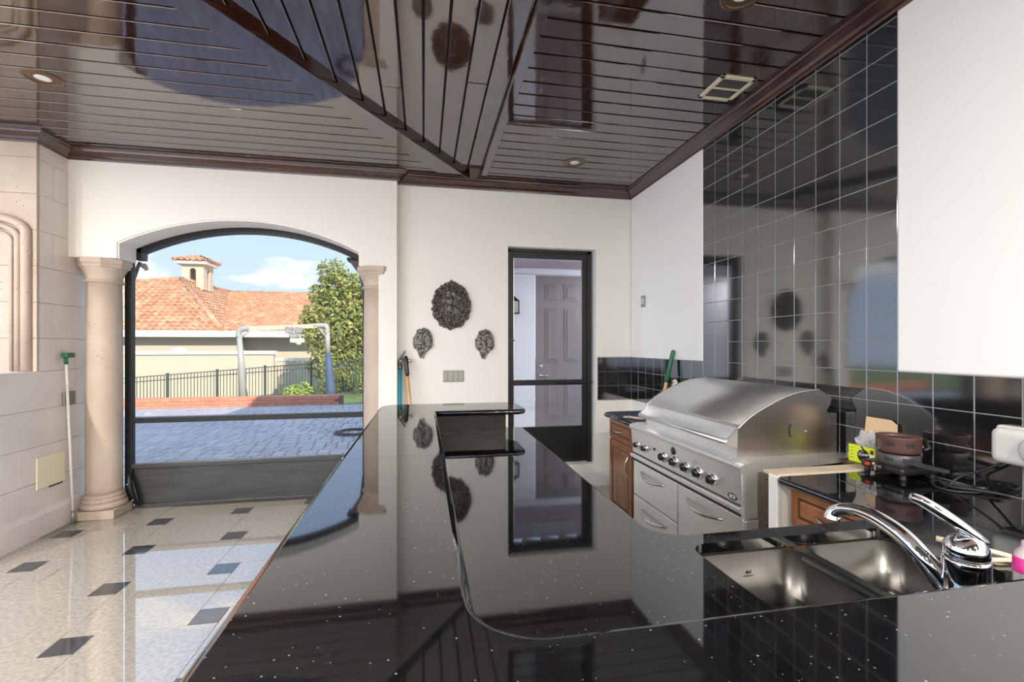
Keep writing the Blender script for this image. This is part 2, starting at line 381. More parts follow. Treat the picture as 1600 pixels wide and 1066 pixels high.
for k in range(36):
    y1 = 4.615-k*P_; y0 = y1-P_+G_
    if y1 < -0.4: break
    xa, xb = diagL(y0)+.004, diagL(y1)+.004
    me, c = board([(-4.3, y0), (max(xa, -4.25), y0), (max(xb, -4.25), y1), (-4.3, y1)], ZC, 0.07, 'woodx')
    o = piece('ceiling_board', me, ceil, c, (random.uniform(-.004, .004), 0, 0))
    me, c = board([(XB+.06, y0), (2.2, y0), (2.2, y1), (XB+.06, y1)], ZC, 0.07, 'woodx')
    o = piece('ceiling_board', me, ceil, c, (random.uniform(-.004, .004), 0, 0))
invR = lambda x: 2.43+(x+1.030)/0.70
k = 0
while True:
    x1 = XB-.004-k*0.137; x0 = x1-0.137+G_
    if x1 < -3.0: break
    ya, yb = min(invR(x0), 4.6), min(invR(x1), 4.6)
    if ya > -0.3:
        cuts = {1: 2.95, 5: 3.10, 3: 2.2}
        spans = [(None, None)]
        if k in cuts and cuts[k] < ya:
            yc = cuts[k]
            for quad in ([(x0, -.4), (x1, -.4), (x1, yc), (x0, yc)], [(x0, yc+.004), (x1, yc+.004), (x1, yb), (x0, ya)]):
                me, c = board(quad, ZC+.045, 0.02, 'woody'); piece('ceiling_board', me, ceil, c, (0, random.uniform(-.004, .004), 0))
        else:
            me, c = board([(x0, -.4), (x1, -.4), (x1, yb), (x0, ya)], ZC+.045, 0.02, 'woody')
            piece('ceiling_board', me, ceil, c, (0, random.uniform(-.004, .004), 0))
    k += 1
# the battens over the direction changes
bL = [(diagL(-.4)-.002, -.4), (diagR(-.4)+.004, -.4), (diagR(4.6)+.004, 4.6), (diagL(4.6)-.002, 4.6)]
me, c = board(bL, ZC-.006, 0.075, 'woody'); piece('batten', me, ceil, c)
me, c = board([(XB-.002, -.4), (XB+.062, -.4), (XB+.062, 4.6), (XB-.002, 4.6)], ZC-.006, 0.075, 'woody'); piece('batten', me, ceil, c)

piece('batten', unitbox('batten', 'woody'), ceil, (.50, 4.56, ZC+.03), (0, 0, 0), (.115, .11, .072))

# ================================================================== WALLS
wb = MB()
wb.box(-0.25, 0.845, YB, 4.86, 0, 3.2).box(1.795, 2.45, YB, 4.86, 0, 3.2).box(0.845, 1.795, YB, 4.86, 2.50, 3.2).box(0.845, 1.795, YB, 4.86, 0, 0.235)
wall_back = wb.build('wall_back', 'plaster', label='white plaster back wall with screen door opening', cat='wall', kind='structure')

# arch wall
ax0, ax1, az0, az1 = -2.57, -0.60, 2.365, 2.605
half = (ax1-ax0)/2; rise = az1-az0; Rr = (half*half+rise*rise)/(2*rise); cx_, cz_ = (ax0+ax1)/2, az1-Rr
def arc_pts(grow=0.0, n=28, drop=0.0):
    a = math.asin(half/Rr); return [(cx_+(Rr+grow)*math.sin(t), cz_+(Rr+grow)*math.cos(t)) for t in [a-2*a*i/n for i in range(n+1)]]
outl = [(-2.96, 3.2), (-0.25, 3.2), (-0.25, 0), (-0.42, 0), (-0.42, 2.235), (ax1, 2.235)] + arc_pts() + [(ax0, 2.235), (-2.96, 2.235)]
wa = MB(); wa.poly([(x, YA, z) for x, z in outl], (0, 0.25, 0))
bev = [e for e in wa.bm.edges if all(abs(v.co.y-YA) < 1e-5 for v in e.verts) and all(-2.9 < v.co.x < -.2 and v.co.z < 3.1 and v.co.z > .01 for v in e.verts)]
bmesh.ops.bevel(wa.bm, geom=bev, offset=0.012, segments=2, affect='EDGES')
bmesh.ops.triangulate(wa.bm, faces=[f for f in wa.bm.faces if len(f.verts) > 4])
wall_arch = wa.build('wall_arch', 'plaster', label='white plaster wall with wide segmental arch to the garden', cat='wall', kind='structure')

# right wall: plaster proud of the tile field
wr = MB()
wr.box(XR+.012, 2.45, -4.0, 4.86, 0, 3.2)
wr.box(XR-.014, XR+.02, 3.317, 4.60, 1.36, 3.15, 0.006)
wr.box(XR-.014, XR+.02, -4.0, 1.782, 1.36, 3.15, 0.010, 3)
wr.box(XR-.002, XR+.02, 3.0, YB, 0, 0.908)
wall_right = wr.build('wall_right', 'plaster2', label='white right wall with full-height black tile field behind the grill', cat='wall', kind='structure')
MB().box(XR-.0075, XR+.013, -0.5, 4.607, 0.905, 1.366).box(XR-.0075, XR+.013, 1.782, 3.317, 1.366, 3.15).build('grout', 'grout', wall_right)
tile_me = MB().box(-.004, .004, -.5, .5, -.5, .5).mesh('wall_tile'); tile_me.materials.append(M['tile'])
tb = MB().box(-.004, .004, -.0755, .0755, -.0745, .0745, 0.0012, 1).mesh('wall_tile'); tb.materials.append(M['tile'])
def wtile(y0, y1, z0, z1, tilt=1.0):
    g = 0.0017
    sy, sz = (y1-y0-2*g)/.151, (z1-z0-2*g)/.149
    piece('wall_tile', tb, wall_right, (XR-.005, (y0+y1)/2, (z0+z1)/2), (0, random.gauss(0, .0013)*tilt, random.gauss(0, .0013)*tilt), (1, sy, sz))
zl = [0.91, 1.06, 1.21, 1.36]
zh = [1.36+.1525*i for i in range(12)] + [3.09]
ph = 0.1535
for i in range(10):
    y0 = 1.782+i*ph
    for a, b in list(zip(zl, zl[1:]))+list(zip(zh, zh[1:])): wtile(y0, y0+ph, a, b)
for i in range(8):
    y0 = 3.317+i*.1611
    for a, b in zip(zl, zl[1:]): wtile(y0, y0+.1611, a, b)
for i in range(1, 15):
    y0 = 1.782-i*ph
    for a, b in zip(zl, zl[1:]): wtile(y0, y0+ph, a, b)
tbk = MB().box(-.5, .5, -.004, .004, -.0745, .0745, 0.001, 1).mesh('wall_tile'); tbk.materials.append(M['tile'])
MB().box(1.806, 2.19, YB-.004, YB+.01, .905, 1.366).build('grout', 'grout', wall_back)
for x0, x1 in ((1.808, 1.888), (1.888, 2.039), (2.039, 2.188)):
    for a, b in zip(zl, zl[1:]):
        piece('wall_tile', tbk, wall_back, ((x0+x1)/2, YB-.005, (a+b)/2), (random.gauss(0, .0015), 0, random.gauss(0, .0015)), (x1-x0-.003, 1, (b-a-.0032)/.149))

# left stone wall: coursed cast-stone blocks, deep recess above a ledge
wl_ = MB().box(-3.9, XL-.02, 3.45, 4.9, 0, 1.27).box(-3.9, XL-.02, 4.20, 4.9, 1.27, 3.2)
wall_left = wl_.build('wall_left', 'stone', label='beige cast stone wall with pitted blocks and a recess above a ledge', cat='wall', kind='structure')
def block(y0, y1, z0, z1):
    MBk = MB().box(XL-.03, XL+random.uniform(-.0012, .0008), y0+.0012, y1-.0012, z0+.0012, z1-.0012, .0018, 1)
    MBk.build('stone_block', 'stone', wall_left)
zc = [0.0, .42, .70, .985, 1.283]
for r, (a, b) in enumerate(zip(zc, zc[1:])):
    ys = [3.45, 4.02, 4.62, 4.88] if r % 2 else [3.45, 3.75, 4.34, 4.88]
    for y0, y1 in zip(ys, ys[1:]): block(y0, y1, a, b)
zc = [1.283, 1.54, 1.82, 2.10, 2.38, 2.66, 2.94, 3.16]
for r, (a, b) in enumerate(zip(zc, zc[1:])):
    ys = [4.2125, 4.35, 4.88] if r % 2 else [4.2125, 4.62, 4.88]
    for y0, y1 in zip(ys, ys[1:]): block(y0, y1, a, b)
MB().box(-3.6, XL+.003, 3.45, 4.20, 1.262, 1.285, .003).build('ledge', 'stone', wall_left)
for r, (a, b) in enumerate(zip(zc, zc[1:])):
    xs = [-3.9, -3.5, XL] if r % 2 else [-3.9, -3.3, XL]
    for x0, x1 in zip(xs, xs[1:]):
        MB().box(x0+.001, x1-.0005 if x1 == XL else x1-.001, 4.185, 4.21, a+.001, b-.001, .0015, 1).build('stone_block', 'stone_col', wall_left)
# moulded niche frame inside the recess
def niche_path(x0, ztop, rad):
    p = [(x0, 4.17, 1.29)]
    for i in range(11):
        t = PI/2*i/10; p.append((x0-rad+rad*math.cos(t), 4.17, ztop-rad*.45+rad*.45*math.sin(t)))
    p += [(-3.62, 4.17, ztop+.02)]
    return p
nf = MB().tube(niche_path(-3.0, 2.47, .25), .032, 12).tube(niche_path(-3.055, 2.415, .22), .020, 10).tube(niche_path(-3.095, 2.375, .2), .012, 8)
nf.build('niche_frame', 'stone_col', wall_left)
base_l = MB().poly([(XL, 3.45, 0), (XL+.03, 3.45, 0), (XL+.03, 3.45, .165), (XL+.018, 3.45, .19), (XL, 3.45, .20)], (0, 1.15, 0)).build('baseboard_left', 'stone', label='moulded beige stone baseboard along the stone wall', cat='baseboard', kind='structure')

# walls behind the camera (rest of the covered terrace)
MB().box(-1.2, 2.45, -4.2, -4.0, 0, 3.3).build('wall_front', 'rear', label='plain taupe wall closing the terrace opposite the arch', cat='wall', kind='structure')

# ================================================================== CROWN MOULDING (mitred sweep)
prof = [(0, 3.052), (.010, 3.052), (.014, 3.064), (.028, 3.070), (.040, 3.084), (.072, 3.104), (.080, 3.106), (.086, 3.118), (.098, 3.122), (.100, 3.134), (0, 3.134)]
path = [(XR-.014, -4.0), (XR-.014, YB), (-0.25, YB), (-0.25, YA), (XL, YA), (XL, 4.185), (-3.9, 4.185)]
def sweep(path, prof):
    n = len(path); mb = MB(); rings = []
    P2 = [Vector(p) for p in path]
    for i in range(n):
        def nrm(a, b): t = (b-a).normalized(); return Vector((-t.y, t.x))
        if i == 0: m_ = nrm(P2[0], P2[1])
        elif i == n-1: m_ = nrm(P2[-2], P2[-1])
        else:
            a, b = nrm(P2[i-1], P2[i]), nrm(P2[i], P2[i+1]); m_ = (a+b)/(1+a.dot(b))
        rings.append([mb.bm.verts.new((P2[i].x+m_.x*d, P2[i].y+m_.y*d, z)) for d, z in prof])
    for A, B in zip(rings, rings[1:]):
        for k in range(len(prof)):
            q = (k+1) % len(prof); mb.bm.faces.new((A[k], A[q], B[q], B[k]))
    mb.bm.faces.new(rings[0]); mb.bm.faces.new(list(reversed(rings[-1])))
    bmesh.ops.recalc_face_normals(mb.bm, faces=list(mb.bm.faces))
    return mb
sweep(path, prof).build('trim_1', 'crown', label='dark mahogany crown moulding round the top of the walls', cat='moulding', kind='structure')

# ================================================================== STONE COLUMNS of the arch
def column(x, y, label):
    t = thing('stone_column', label, 'column', (x, y, 0), 'columns under the arch')
    MB().box(x-.165, x+.165, y-.165, y+.165, 0, .075, .006).build('plinth', 'stone_col', t)
    pr = [(.16, .075)]
    for c0, r0, h in ((.10, .150, .026), (.145, .142, .018), (.178, .136, .013)):
        for i in range(7):
            a = -PI/2+PI*i/6; pr.append((r0+h*.62*math.cos(a), c0+h*math.sin(a)))
    pr.append((.130, .200))
    MB().lathe((x, y, 0), pr, 32).build('column_base', 'stone_col', t)
    MB().lathe((x, y, 0), [(.130, .198), (.128, .24), (.129, .9), (.126, 1.7), (.122, 2.03)], 32).build('shaft', 'stone_col', t)
    pr = [(.122, 2.02)]+[(.128+.016*math.sin(PI*i/6), 2.028+.026*i/6) for i in range(7)]+[(.126, 2.058)]
    pr += [(.128+.036*(1-math.cos(PI/2*i/7)), 2.06+.10*i/7) for i in range(8)]
    MB().lathe((x, y, 0), pr, 32).build('capital', 'stone_col', t)
    k = 1/math.cos(PI/8)
    MB().lathe((x, y, 0), [(.160*k, 2.158), (.166*k, 2.168), (.166*k, 2.180), (.178*k, 2.195), (.178*k, 2.235)], 8, smooth=False, phase=PI/8).build('abacus', 'stone_col', t)
column(-2.765, 4.66, 'beige stone column standing beside the stone wall with the leaning pole')
column(-0.445, 4.66, 'beige stone column at the white pier next to the leaning tools')

# ================================================================== SCREEN in the arch
sc = thing('screen_panel', 'dark bronze screen panel with solid kick plate filling the arch', 'screen', (-1.6, 4.78, 0))
sx0, sx1 = -2.62, -0.57
MB().box(sx0-.045, sx0+.012, 4.755, 4.815, 0, 2.30, .004).build('post', 'bronze', sc)
MB().box(sx1-.025, sx1+.02, 4.755, 4.815, 0, 2.34, .004).build('post', 'bronze', sc)
MB().box(sx0, sx1, 4.76, 4.81, .775, .825, .003).build('mid_rail', 'bronze', sc)
MB().box(sx0, sx1, 4.755, 4.815, .365, .405, .003).build('kick_rail', 'kick', sc)
MB().box(sx0, sx1, 4.785, 4.80, .03, .37).build('kick_plate', 'kick', sc)
MB().box(sx0, sx1, 4.75, 4.82, 0, .035, .003).build('bottom_rail', 'kick', sc)
hd = MB()
op = arc_pts(.01, 24); ip = arc_pts(-.045, 24)
hd.poly([(x, 4.755, z) for x, z in op+list(reversed(ip))], (0, .10, 0))
bmesh.ops.triangulate(hd.bm, faces=[f for f in hd.bm.faces if len(f.verts) > 4])
hd.build('arched_head', 'bronze', sc)
MB().box(-2.60, -2.53, 4.755, 4.86, 2.27, 2.385, .004).build('head_end', 'bronze', sc)
mp_ = [(sx0, .40), (sx1, .40), (sx1, 2.33)]+arc_pts(-.03, 24)+[(sx0, 2.30)]
ms = MB(); f = ms.bm.faces.new([ms.bm.verts.new((x, 4.79, z)) for x, z in mp_]); bmesh.ops.triangulate(ms.bm, faces=[f])
ms.build('screen_mesh', 'screen', sc)
MB().tube([(-2.615, 4.74, .33), (-2.615, 4.735, .22), (-2.56, 4.735, .06)], [.02, .028, .022], 8).tube([(-2.585, 4.725, .27), (-2.545, 4.725, .10), (-2.535, 4.73, .03)], .010, 8).build('corner_bracket', 'bronze', sc)
for bx, bz in ((-2.62, .235), (-2.575, .09), (-2.565, .045)):
    MB().ball((bx, 4.715, bz), .009).build('bolt', 'nickel', sc)
cp = thing('outer_pilaster', 'dark shaded pilaster with flared cap outside the arch', 'pilaster', (-0.55, 4.95, -.05))
MB().box(-.60, -.50, 4.87, 5.0, -.06, 2.0, .004).build('pilaster_shaft', 'purple', cp)  # purple tone puts the outer side's shade into the colour
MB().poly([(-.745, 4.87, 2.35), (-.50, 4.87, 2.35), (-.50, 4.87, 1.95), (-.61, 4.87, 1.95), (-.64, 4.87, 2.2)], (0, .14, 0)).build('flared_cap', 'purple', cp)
MB().box(-.76, -.50, 4.86, 5.02, 2.345, 2.375, .004).build('cap_slab', 'bronze', cp)
fl = thing('flood_light', 'small white flood light on a conduit at the arch corner', 'lamp', (-2.55, 4.9, 2.15))
MB().tube([(-2.70, 4.90, -.06), (-2.70, 4.90, 2.0), (-2.63, 4.90, 2.24), (-2.615, 4.90, 2.27)], .016, 8).build('conduit', 'grey', fl)
MB().ball((-2.585, 4.90, 2.235), (.03, .025, .025)).ball((-2.57, 4.905, 2.21), (.02, .02, .02)).build('lamp_head', 'white', fl)

# ================================================================== SCREEN DOOR in the back wall
dr = MB()
DX0, DX1, DZ0, DZ1, DY = .852, 1.775, .236, 2.497, 4.70
door = thing('door_1', 'black framed screen door with solid lower panel and push bar', 'door', (1.31, 4.72, .24), kind='structure')
MB().box(DX0, DX0+.03, DY, DY+.06, DZ0, DZ1).box(DX1-.05, DX1, DY, DY+.06, DZ0, DZ1).box(DX0, DX1, DY, DY+.06, DZ1-.03, DZ1).build('door_frame', 'bronze', door)
MB().box(DX0+.03, DX0+.068, DY+.008, DY+.045, DZ0+.01, DZ1-.03, .004).build('stile', 'bronze', door)
MB().box(DX1-.105, DX1-.05, DY+.008, DY+.045, DZ0+.01, DZ1-.03, .004).build('stile', 'bronze', door)
MB().box(DX0+.06, DX1-.10, DY+.008, DY+.045, DZ1-.09, DZ1-.03, .004).build('top_rail', 'bronze', door)
MB().box(DX0+.06, DX1-.10, DY+.008, DY+.045, 1.066, 1.122, .004).build('mid_rail', 'bronze', door)
MB().box(DX0+.06, DX1-.10, DY+.02, DY+.035, DZ0+.02, .612).build('kick_panel', 'doorpanel', door)
MB().box(DX0+.06, DX1-.10, DY+.010, DY+.045, .605, .625, .002).box(DX0+.06, DX1-.10, DY+.008, DY+.045, DZ0+.008, DZ0+.05, .003).build('kick_rail', 'bronze', door)
MB().quadlist([(DX0+.06, DY+.03, .62), (DX1-.10, DY+.03, .62), (DX1-.10, DY+.03, DZ1-.08), (DX0+.06, DY+.03, DZ1-.08)], [(0, 1, 2, 3)]).build('screen_mesh', 'screen_door', door)
hb = MB().box(1.385, 1.62, DY-.045, DY-.02, 1.083, 1.108, .006).box(1.39, 1.41, DY-.03, DY+.01, 1.088, 1.104).box(1.60, 1.62, DY-.03, DY+.01, 1.088, 1.104).tube([(1.61, DY-.03, 1.096), (1.775, DY-.03, 1.096)], .007, 8)
hb.build('push_bar', 'black', door)
MB().box(.875, .93, DY-.012, DY+.01, 1.53, 1.548, .003).build('latch', 'black', door)
for a, b, nm in ((DX0+.07, DX0+.074, 0), (DX1-.109, DX1-.105, 1)):
    MB().box(a, b, DY+.012, DY+.022, .63, DZ1-.092).build('screen_bead', 'nickel', door)

# ================================================================== RECESSED LIGHTS and VENT in the ceiling, plus added fill lamps
def downlight(x, y, label, watts=0):
    t = thing('recessed_light', label, 'light', (x, y, ZC), 'recessed ceiling lights')
    MB().lathe((x, y, ZC), [(.072, .03), (.078, -.001), (.088, -.006), (.098, -.004), (.100, .004), (.100, .008)], 28).build('trim_ring', 'can', t)
    pr = MB().lathe((x, y, ZC), [(.0775, -.0005), (.060, .058), (.0, .060)], 28)
    pr.build('reflector', 'can', t)
    MB().lathe((x, y, ZC), [(.042, -.002), (.037, -.0035), (.0, -.004)], 24).build('lens', 'white', t)
    if watts:
        ld = bpy.data.lights.new('downlight', 'AREA'); ld.shape = 'DISK'; ld.size = .12; ld.energy = watts; ld.color = (1.0, .93, .84)
        lo_b = bpy.data.objects.new('downlight', ld); COL.objects.link(lo_b); lo_b.parent = t; lo_b.location = (0, 0, -.012)
downlight(-2.30, 3.32, 'bronze recessed ceiling light over the stone wall side')
downlight(1.33, 3.945, 'bronze recessed ceiling light in the boards in front of the screen door')
downlight(1.47, 1.915, 'bronze recessed ceiling light between the ceiling vent and the sink')
for lx, ly, lw_, lab in ((1.3, -1.5, 140, 'added fill lamp in the ceiling behind the bar near the right wall'), (-3.6, 2.1, 68, 'added fill lamp in the ceiling over the open deck side next to the stone wall'), (-3.6, .6, 140, 'added fill lamp in the ceiling over the open deck side'), (-3.6, -1.0, 130, 'added fill lamp in the ceiling at the edge of the deck'), (-2.6, -1.9, 90, 'added fill lamp in the ceiling at the middle of the deck side'), (-2.6, -3.3, 90, 'added fill lamp in the ceiling at the rear corner of the deck'),
                    (-.7, -1.9, 90, 'added fill lamp in the ceiling over the middle of the terrace'), (-.7, -3.3, 90, 'added fill lamp in the ceiling near the end of the plain wall'), (1.3, -3.3, 130, 'added fill lamp in the ceiling near the middle of the plain wall')):
    downlight(lx, ly, lab, lw_)  # made-up lamps added out of view to brighten the room
vt = thing('ceiling_vent', 'cream square ceiling vent beside the crown moulding above the grill', 'vent', (1.9, 2.625, ZC))
vb = MB()
x0, x1, y0, y1 = 1.78, 2.02, 2.497, 2.755
vb.box(x0, x1, y0, y0+.028, ZC-.010, ZC+.004, .003).box(x0, x1, y1-.028, y1, ZC-.010, ZC+.004, .003).box(x0, x0+.028, y0, y1, ZC-.010, ZC+.004, .003).box(x1-.028, x1, y0, y1, ZC-.010, ZC+.004, .003)
vb.build('vent_frame', 'vent', vt)
MB().box(x0+.02, x1-.02, y0+.02, y1-.02, ZC-.003, ZC+.002).build('vent_opening', 'dark', vt)
MB().box(x0+.02, x1-.02, 2.62, 2.634, ZC-.009, ZC).build('vent_bar', 'vent', vt)
for i in range(12):
    yy = y0+.034+i*.0165
    MB().box(x0+.025, x1-.025, yy, yy+.003, ZC-.006, ZC-.002).build('vent_slat', 'grey', vt)

# ================================================================== BAR: knee wall, raised top, worktop
bw = .0015
for bx_, rz_, lab in (((-.12, .062, .64, 3.0), (.062, .074, .64, 3.0), 'plastered bar wall along the garden side of the worktop'), ((-.12, 2.18, .30, .628), (.062, 2.18, .628, .640), 'plastered bar wall behind the sink'), ((-.12, .535, 3.012, 3.28), (.062, .535, 3.0, 3.012), 'plastered bar wall at the door end of the worktop')):
    knee = MB().box(*bx_, 0, 1.027).build('wall_bar', 'plaster', label=lab, cat='wall', kind='structure')
    MB().box(*rz_, LOW+.001, 1.028).build('riser', 'granite_honed', knee)
r_ = 0.018
def bar_slab(pts, rad, name, parent, edge_idx=None):
    out = rounded(pts, rad, 10)
    slab_with_holes(out, [], TOP-2*r_, TOP).build(name, 'granite', parent)
    return out
bt = thing('bar_counter', 'raised U-shaped black granite bar top with bullnose edge', 'counter', (-.1, 1.8, 1.029))
YS = 1.775
XLb, XI = -.305+r_, .080-r_
# outline inset by the bullnose radius; split at the seam
far = [(XLb, YS), (XI, YS), (XI, 2.955+r_), (.672-r_, 2.955+r_), (.672-r_, 3.37-r_), (XLb+.01, 3.37-r_)]
far_r = [0, 0, .015, .05, .10, .10]
near = [(XLb, YS-bw), (XLb, .20), (2.18, .20), (2.18, .645-r_), (XI, .645-r_), (XI, YS-bw)]
near_r = [0, .05, 0, 0, .125, 0]
fo = rounded(far, far_r, 10); no_ = rounded(near, near_r, 12)
fs_ = slab_with_holes(fo, [], TOP-2*r_, TOP).build('slab', 'granite', bt)
ns_ = slab_with_holes(no_, [], TOP-2*r_, TOP).build('slab', 'granite', bt)
ef = [Vector((p[0], p[1], TOP-r_)) for p in fo[1:]]+[Vector((fo[0][0], fo[0][1], TOP-r_))]
MB().tube(ef, r_, 14).build('bullnose', 'granite', fs_)
ni = [i for i, p in enumerate(no_)]
nl = [Vector((p[0], p[1], TOP-r_)) for p in no_]
MB().tube(nl, r_, 14).build('bullnose', 'granite', ns_)

wt = thing('worktop', 'lower black granite worktop with sink cut-out running to the tiled wall', 'counter', (.8, 1.0, .875))
r2 = .016
XW = .690-r2
lo = [(.076, .642), (2.185, .642), (2.185, 1.765-r2), (1.512+r2, 1.765-r2), (1.512+r2, 1.275-r2), (XW, 1.275-r2), (XW, 3.185-r2), (.54, 3.185-r2), (.54, 2.998), (.076, 2.998)]
lr = [0, 0, 0, .012, .02, .12, .035, 0, 0, 0]
lo_ = rounded(lo, lr, 10)
hole = rounded([(.742, .845), (1.435, .845), (1.435, 1.198), (.742, 1.198)], [.055]*4, 8)
ws = slab_with_holes(lo_, [hole], LOW-2*r2, LOW).build('slab', 'granite', wt)
i0 = next(i for i, p in enumerate(lo_) if abs(p[1]-(1.765-r2)) < 1e-6 and p[0] > 2.0)
MB().tube([Vector((p[0], p[1], LOW-r2)) for p in lo_[i0:-2]], r2, 12).build('bullnose', 'granite', ws)
# base cabinets under the worktop of the bar
bc = thing('bar_cabinet', 'brown wooden base cabinet under the bar worktop', 'cabinet', (.38, 2.2, 0))
MB().box(.08, .645, 1.0, 3.0, .1, LOW-.034).build('cabinet_body', 'cabwood', bc)
MB().box(.08, .60, 1.0, 3.0, 0, .1).build('toe_kick', 'black', bc)
sb = thing('sink_cabinet', 'brown wooden base cabinet under the sink worktop', 'cabinet', (1.1, .95, 0))
MB().box(.66, .735, .66, 1.235, .1, LOW-.034).box(1.445, 2.17, .66, 1.235, .1, LOW-.034).box(.66, 2.17, 1.215, 1.235, .1, LOW-.034).build('cabinet_body', 'cabwood', sb)
MB().box(.66, 2.17, .66, 1.19, 0, .1).build('toe_kick', 'black', sb)

# ================================================================== SINK
sk = thing('sink', 'stainless double bowl undermount sink set in the black granite', 'sink', (1.09, 1.02, .68))
def bowl(x0, x1, y0, y1, zt, zb):
    bm = bmesh.new(); rings = []
    for z, ins, rad in ((zt, -.012, .06), (zt, 0, .055), (zb+.03, .006, .055), (zb+.008, .016, .05), (zb, .04, .03)):
        pts = rounded([(x0+ins, y0+ins), (x1-ins, y0+ins), (x1-ins, y1-ins), (x0+ins, y1-ins)], [rad]*4, 6)
        rings.append([bm.verts.new((p[0], p[1], z)) for p in pts])
    for A, B in zip(rings, rings[1:]):
        n = len(A)
        for k in range(n):
            f = bm.faces.new((A[k], A[(k+1) % n], B[(k+1) % n], B[k])); f.smooth = True
    bm.faces.new(rings[-1]); bmesh.ops.recalc_face_normals(bm, faces=list(bm.faces))
    bmesh.ops.reverse_faces(bm, faces=list(bm.faces))
    mb = MB(); mb.bm.free(); mb.bm = bm; return mb
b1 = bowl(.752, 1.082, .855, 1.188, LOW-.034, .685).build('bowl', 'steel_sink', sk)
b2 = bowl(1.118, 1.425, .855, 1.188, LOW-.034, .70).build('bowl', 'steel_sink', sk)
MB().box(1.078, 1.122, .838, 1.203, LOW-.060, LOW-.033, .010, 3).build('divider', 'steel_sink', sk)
for bx, bo in ((.917, b1), (1.27, b2)):
    MB().lathe((bx, 1.02, .686 if bx < 1 else .701), [(.042, 0), (.045, .003), (.030, .002), (.0, .0)], 20).build('drain', 'chrome', bo)
MB().lathe((.93, 1.1815, .825), [(.0, 0), (.006, 0), (.006, -.0006), (0, -.0006)], 12, axis='Y').box(.917, .943, 1.1805, 1.1815, .812, .8145).build('maker_mark', 'iron', b1)

# ================================================================== FAUCET
fc = thing('faucet', 'chrome single-lever kitchen faucet behind the raised bar edge', 'faucet', (1.10, .755, LOW))
fx, fy = 1.10, .755
MB().lathe((fx, fy, LOW), [(.050, 0), (.050, .006), (.040, .012), (.037, .02), (.038, .06), (.039, .128), (.036, .135)], 28).build('faucet_body', 'chrome', fc)
MB().lathe((fx, fy, LOW), [(.036, .136), (.0375, .142), (.036, .158), (.028, .172), (.014, .180), (0, .182)], 28).build('dome_cap', 'chrome', fc)
spts = [(fx-.005, fy+.01, LOW+.035), (1.088, .785, LOW+.062), (1.073, .815, LOW+.105), (1.068, .855, LOW+.138), (1.066, .905, LOW+.156), (1.063, .955, LOW+.160), (1.058, .995, LOW+.152), (1.053, 1.018, LOW+.137), (1.051, 1.022, LOW+.118)]
def smooth(pts, k=4):
    pts = [Vector(p) for p in pts]; out = []
    for i in range(len(pts)-1):
        p0, p1, p2, p3 = pts[max(i-1, 0)], pts[i], pts[i+1], pts[min(i+2, len(pts)-1)]
        for j in range(k):
            t = j/k; out.append(.5*((2*p1)+(p2-p0)*t+(2*p0-5*p1+4*p2-p3)*t*t+(3*p1-p0-3*p2+p3)*t**3))
    out.append(pts[-1]); return out
sp = smooth(spts, 5); n_ = len(sp)
MB().tube(sp, [.024-.008*min(i/n_*1.6, 1)+(.006*max(0, (i/n_-.82)/.18)) for i in range(n_)], 18).build('spout', 'chrome', fc)
MB().tube([sp[10]-(sp[11]-sp[10])*.15, sp[10]+(sp[11]-sp[10])*.2], .0205, 18).build('spout_collar', 'black', fc)
lv = smooth([(fx+.032, fy-.012, LOW+.166), (fx+.005, fy+.002, LOW+.188), (fx-.025, fy+.02, LOW+.214), (fx-.052, fy+.045, LOW+.238), (fx-.068, fy+.06, LOW+.245)], 5)
nn = len(lv)
MB().tube(lv, [.005+.0075*math.sin(PI*(.10+.82*i/(nn-1)))**.7 if i < nn-1 else .003 for i in range(nn)], 14, sx=1.7).build('lever', 'chrome', fc)

# ================================================================== SOAP BOTTLE and TONGS
so = thing('soap_bottle', 'small clear bottle with pink soap beside the faucet', 'bottle', (1.345, .80, LOW))
MB().lathe((1.345, .80, LOW), [(.024, 0), (.026, .004), (.026, .085), (.022, .105), (.013, .115), (.012, .128), (0, .129)], 20).build('bottle_body', 'clear', so)
MB().lathe((1.345, .80, LOW), [(.0266, .058), (.0268, .060), (.0268, .090), (.0264, .092)], 20).build('bottle_band', 'pink', so)
tg = thing('wooden_tongs', 'pale wooden tongs lying on the granite behind the faucet', 'tongs', (1.5, .95, LOW))
MB().tube([(1.535, .935, LOW+.012), (1.50, 1.005, LOW+.014), (1.45, 1.07, LOW+.016)], [.006, .007, .008], 8).build('tong_arm', 'beech', tg)
MB().tube([(1.535, .93, LOW+.010), (1.46, .945, LOW+.010), (1.38, .955, LOW+.010)], [.006, .006, .005], 8).build('tong_arm', 'beech', tg)

# ================================================================== CABINETS by the grill
def bow(path_a, path_b, out, r, name, m, parent):
    a, b, o = Vector(path_a), Vector(path_b), Vector(out)
    pts = [a + (b-a)*t + o*math.sin(PI*t) for t in [i/12 for i in range(13)]]
    rr = [r*(.45+.75*math.sin(PI*min(1, max(0, .08+.84*i/12)))) for i in range(13)]
    return MB().tube([p for p in pts], rr, 10).build(name, m, parent)
def panel_front(x, y0, y1, z0, z1, parent, name, fw=.045):
    """raised-panel front facing -X"""
    b = MB().box(x-.006, x+.014, y0, y1, z0, z1, .003).build(name, 'glaze', parent)
    fr = MB().box(x-.018, x, y0, y0+fw, z0, z1, .004).box(x-.018, x, y1-fw, y1, z0, z1, .004).box(x-.018, x, y0+fw-.003, y1-fw+.003, z0, z0+fw, .004).box(x-.018, x, y0+fw-.003, y1-fw+.003, z1-fw, z1, .004)
    fr.build('panel_frame', 'cabwood', b)
    g = .010
    MB().box(x-.016, x, y0+fw+g, y1-fw-g, z0+fw+g, z1-fw-g, .007, 2).build('raised_panel', 'cabwood', b)
    return b
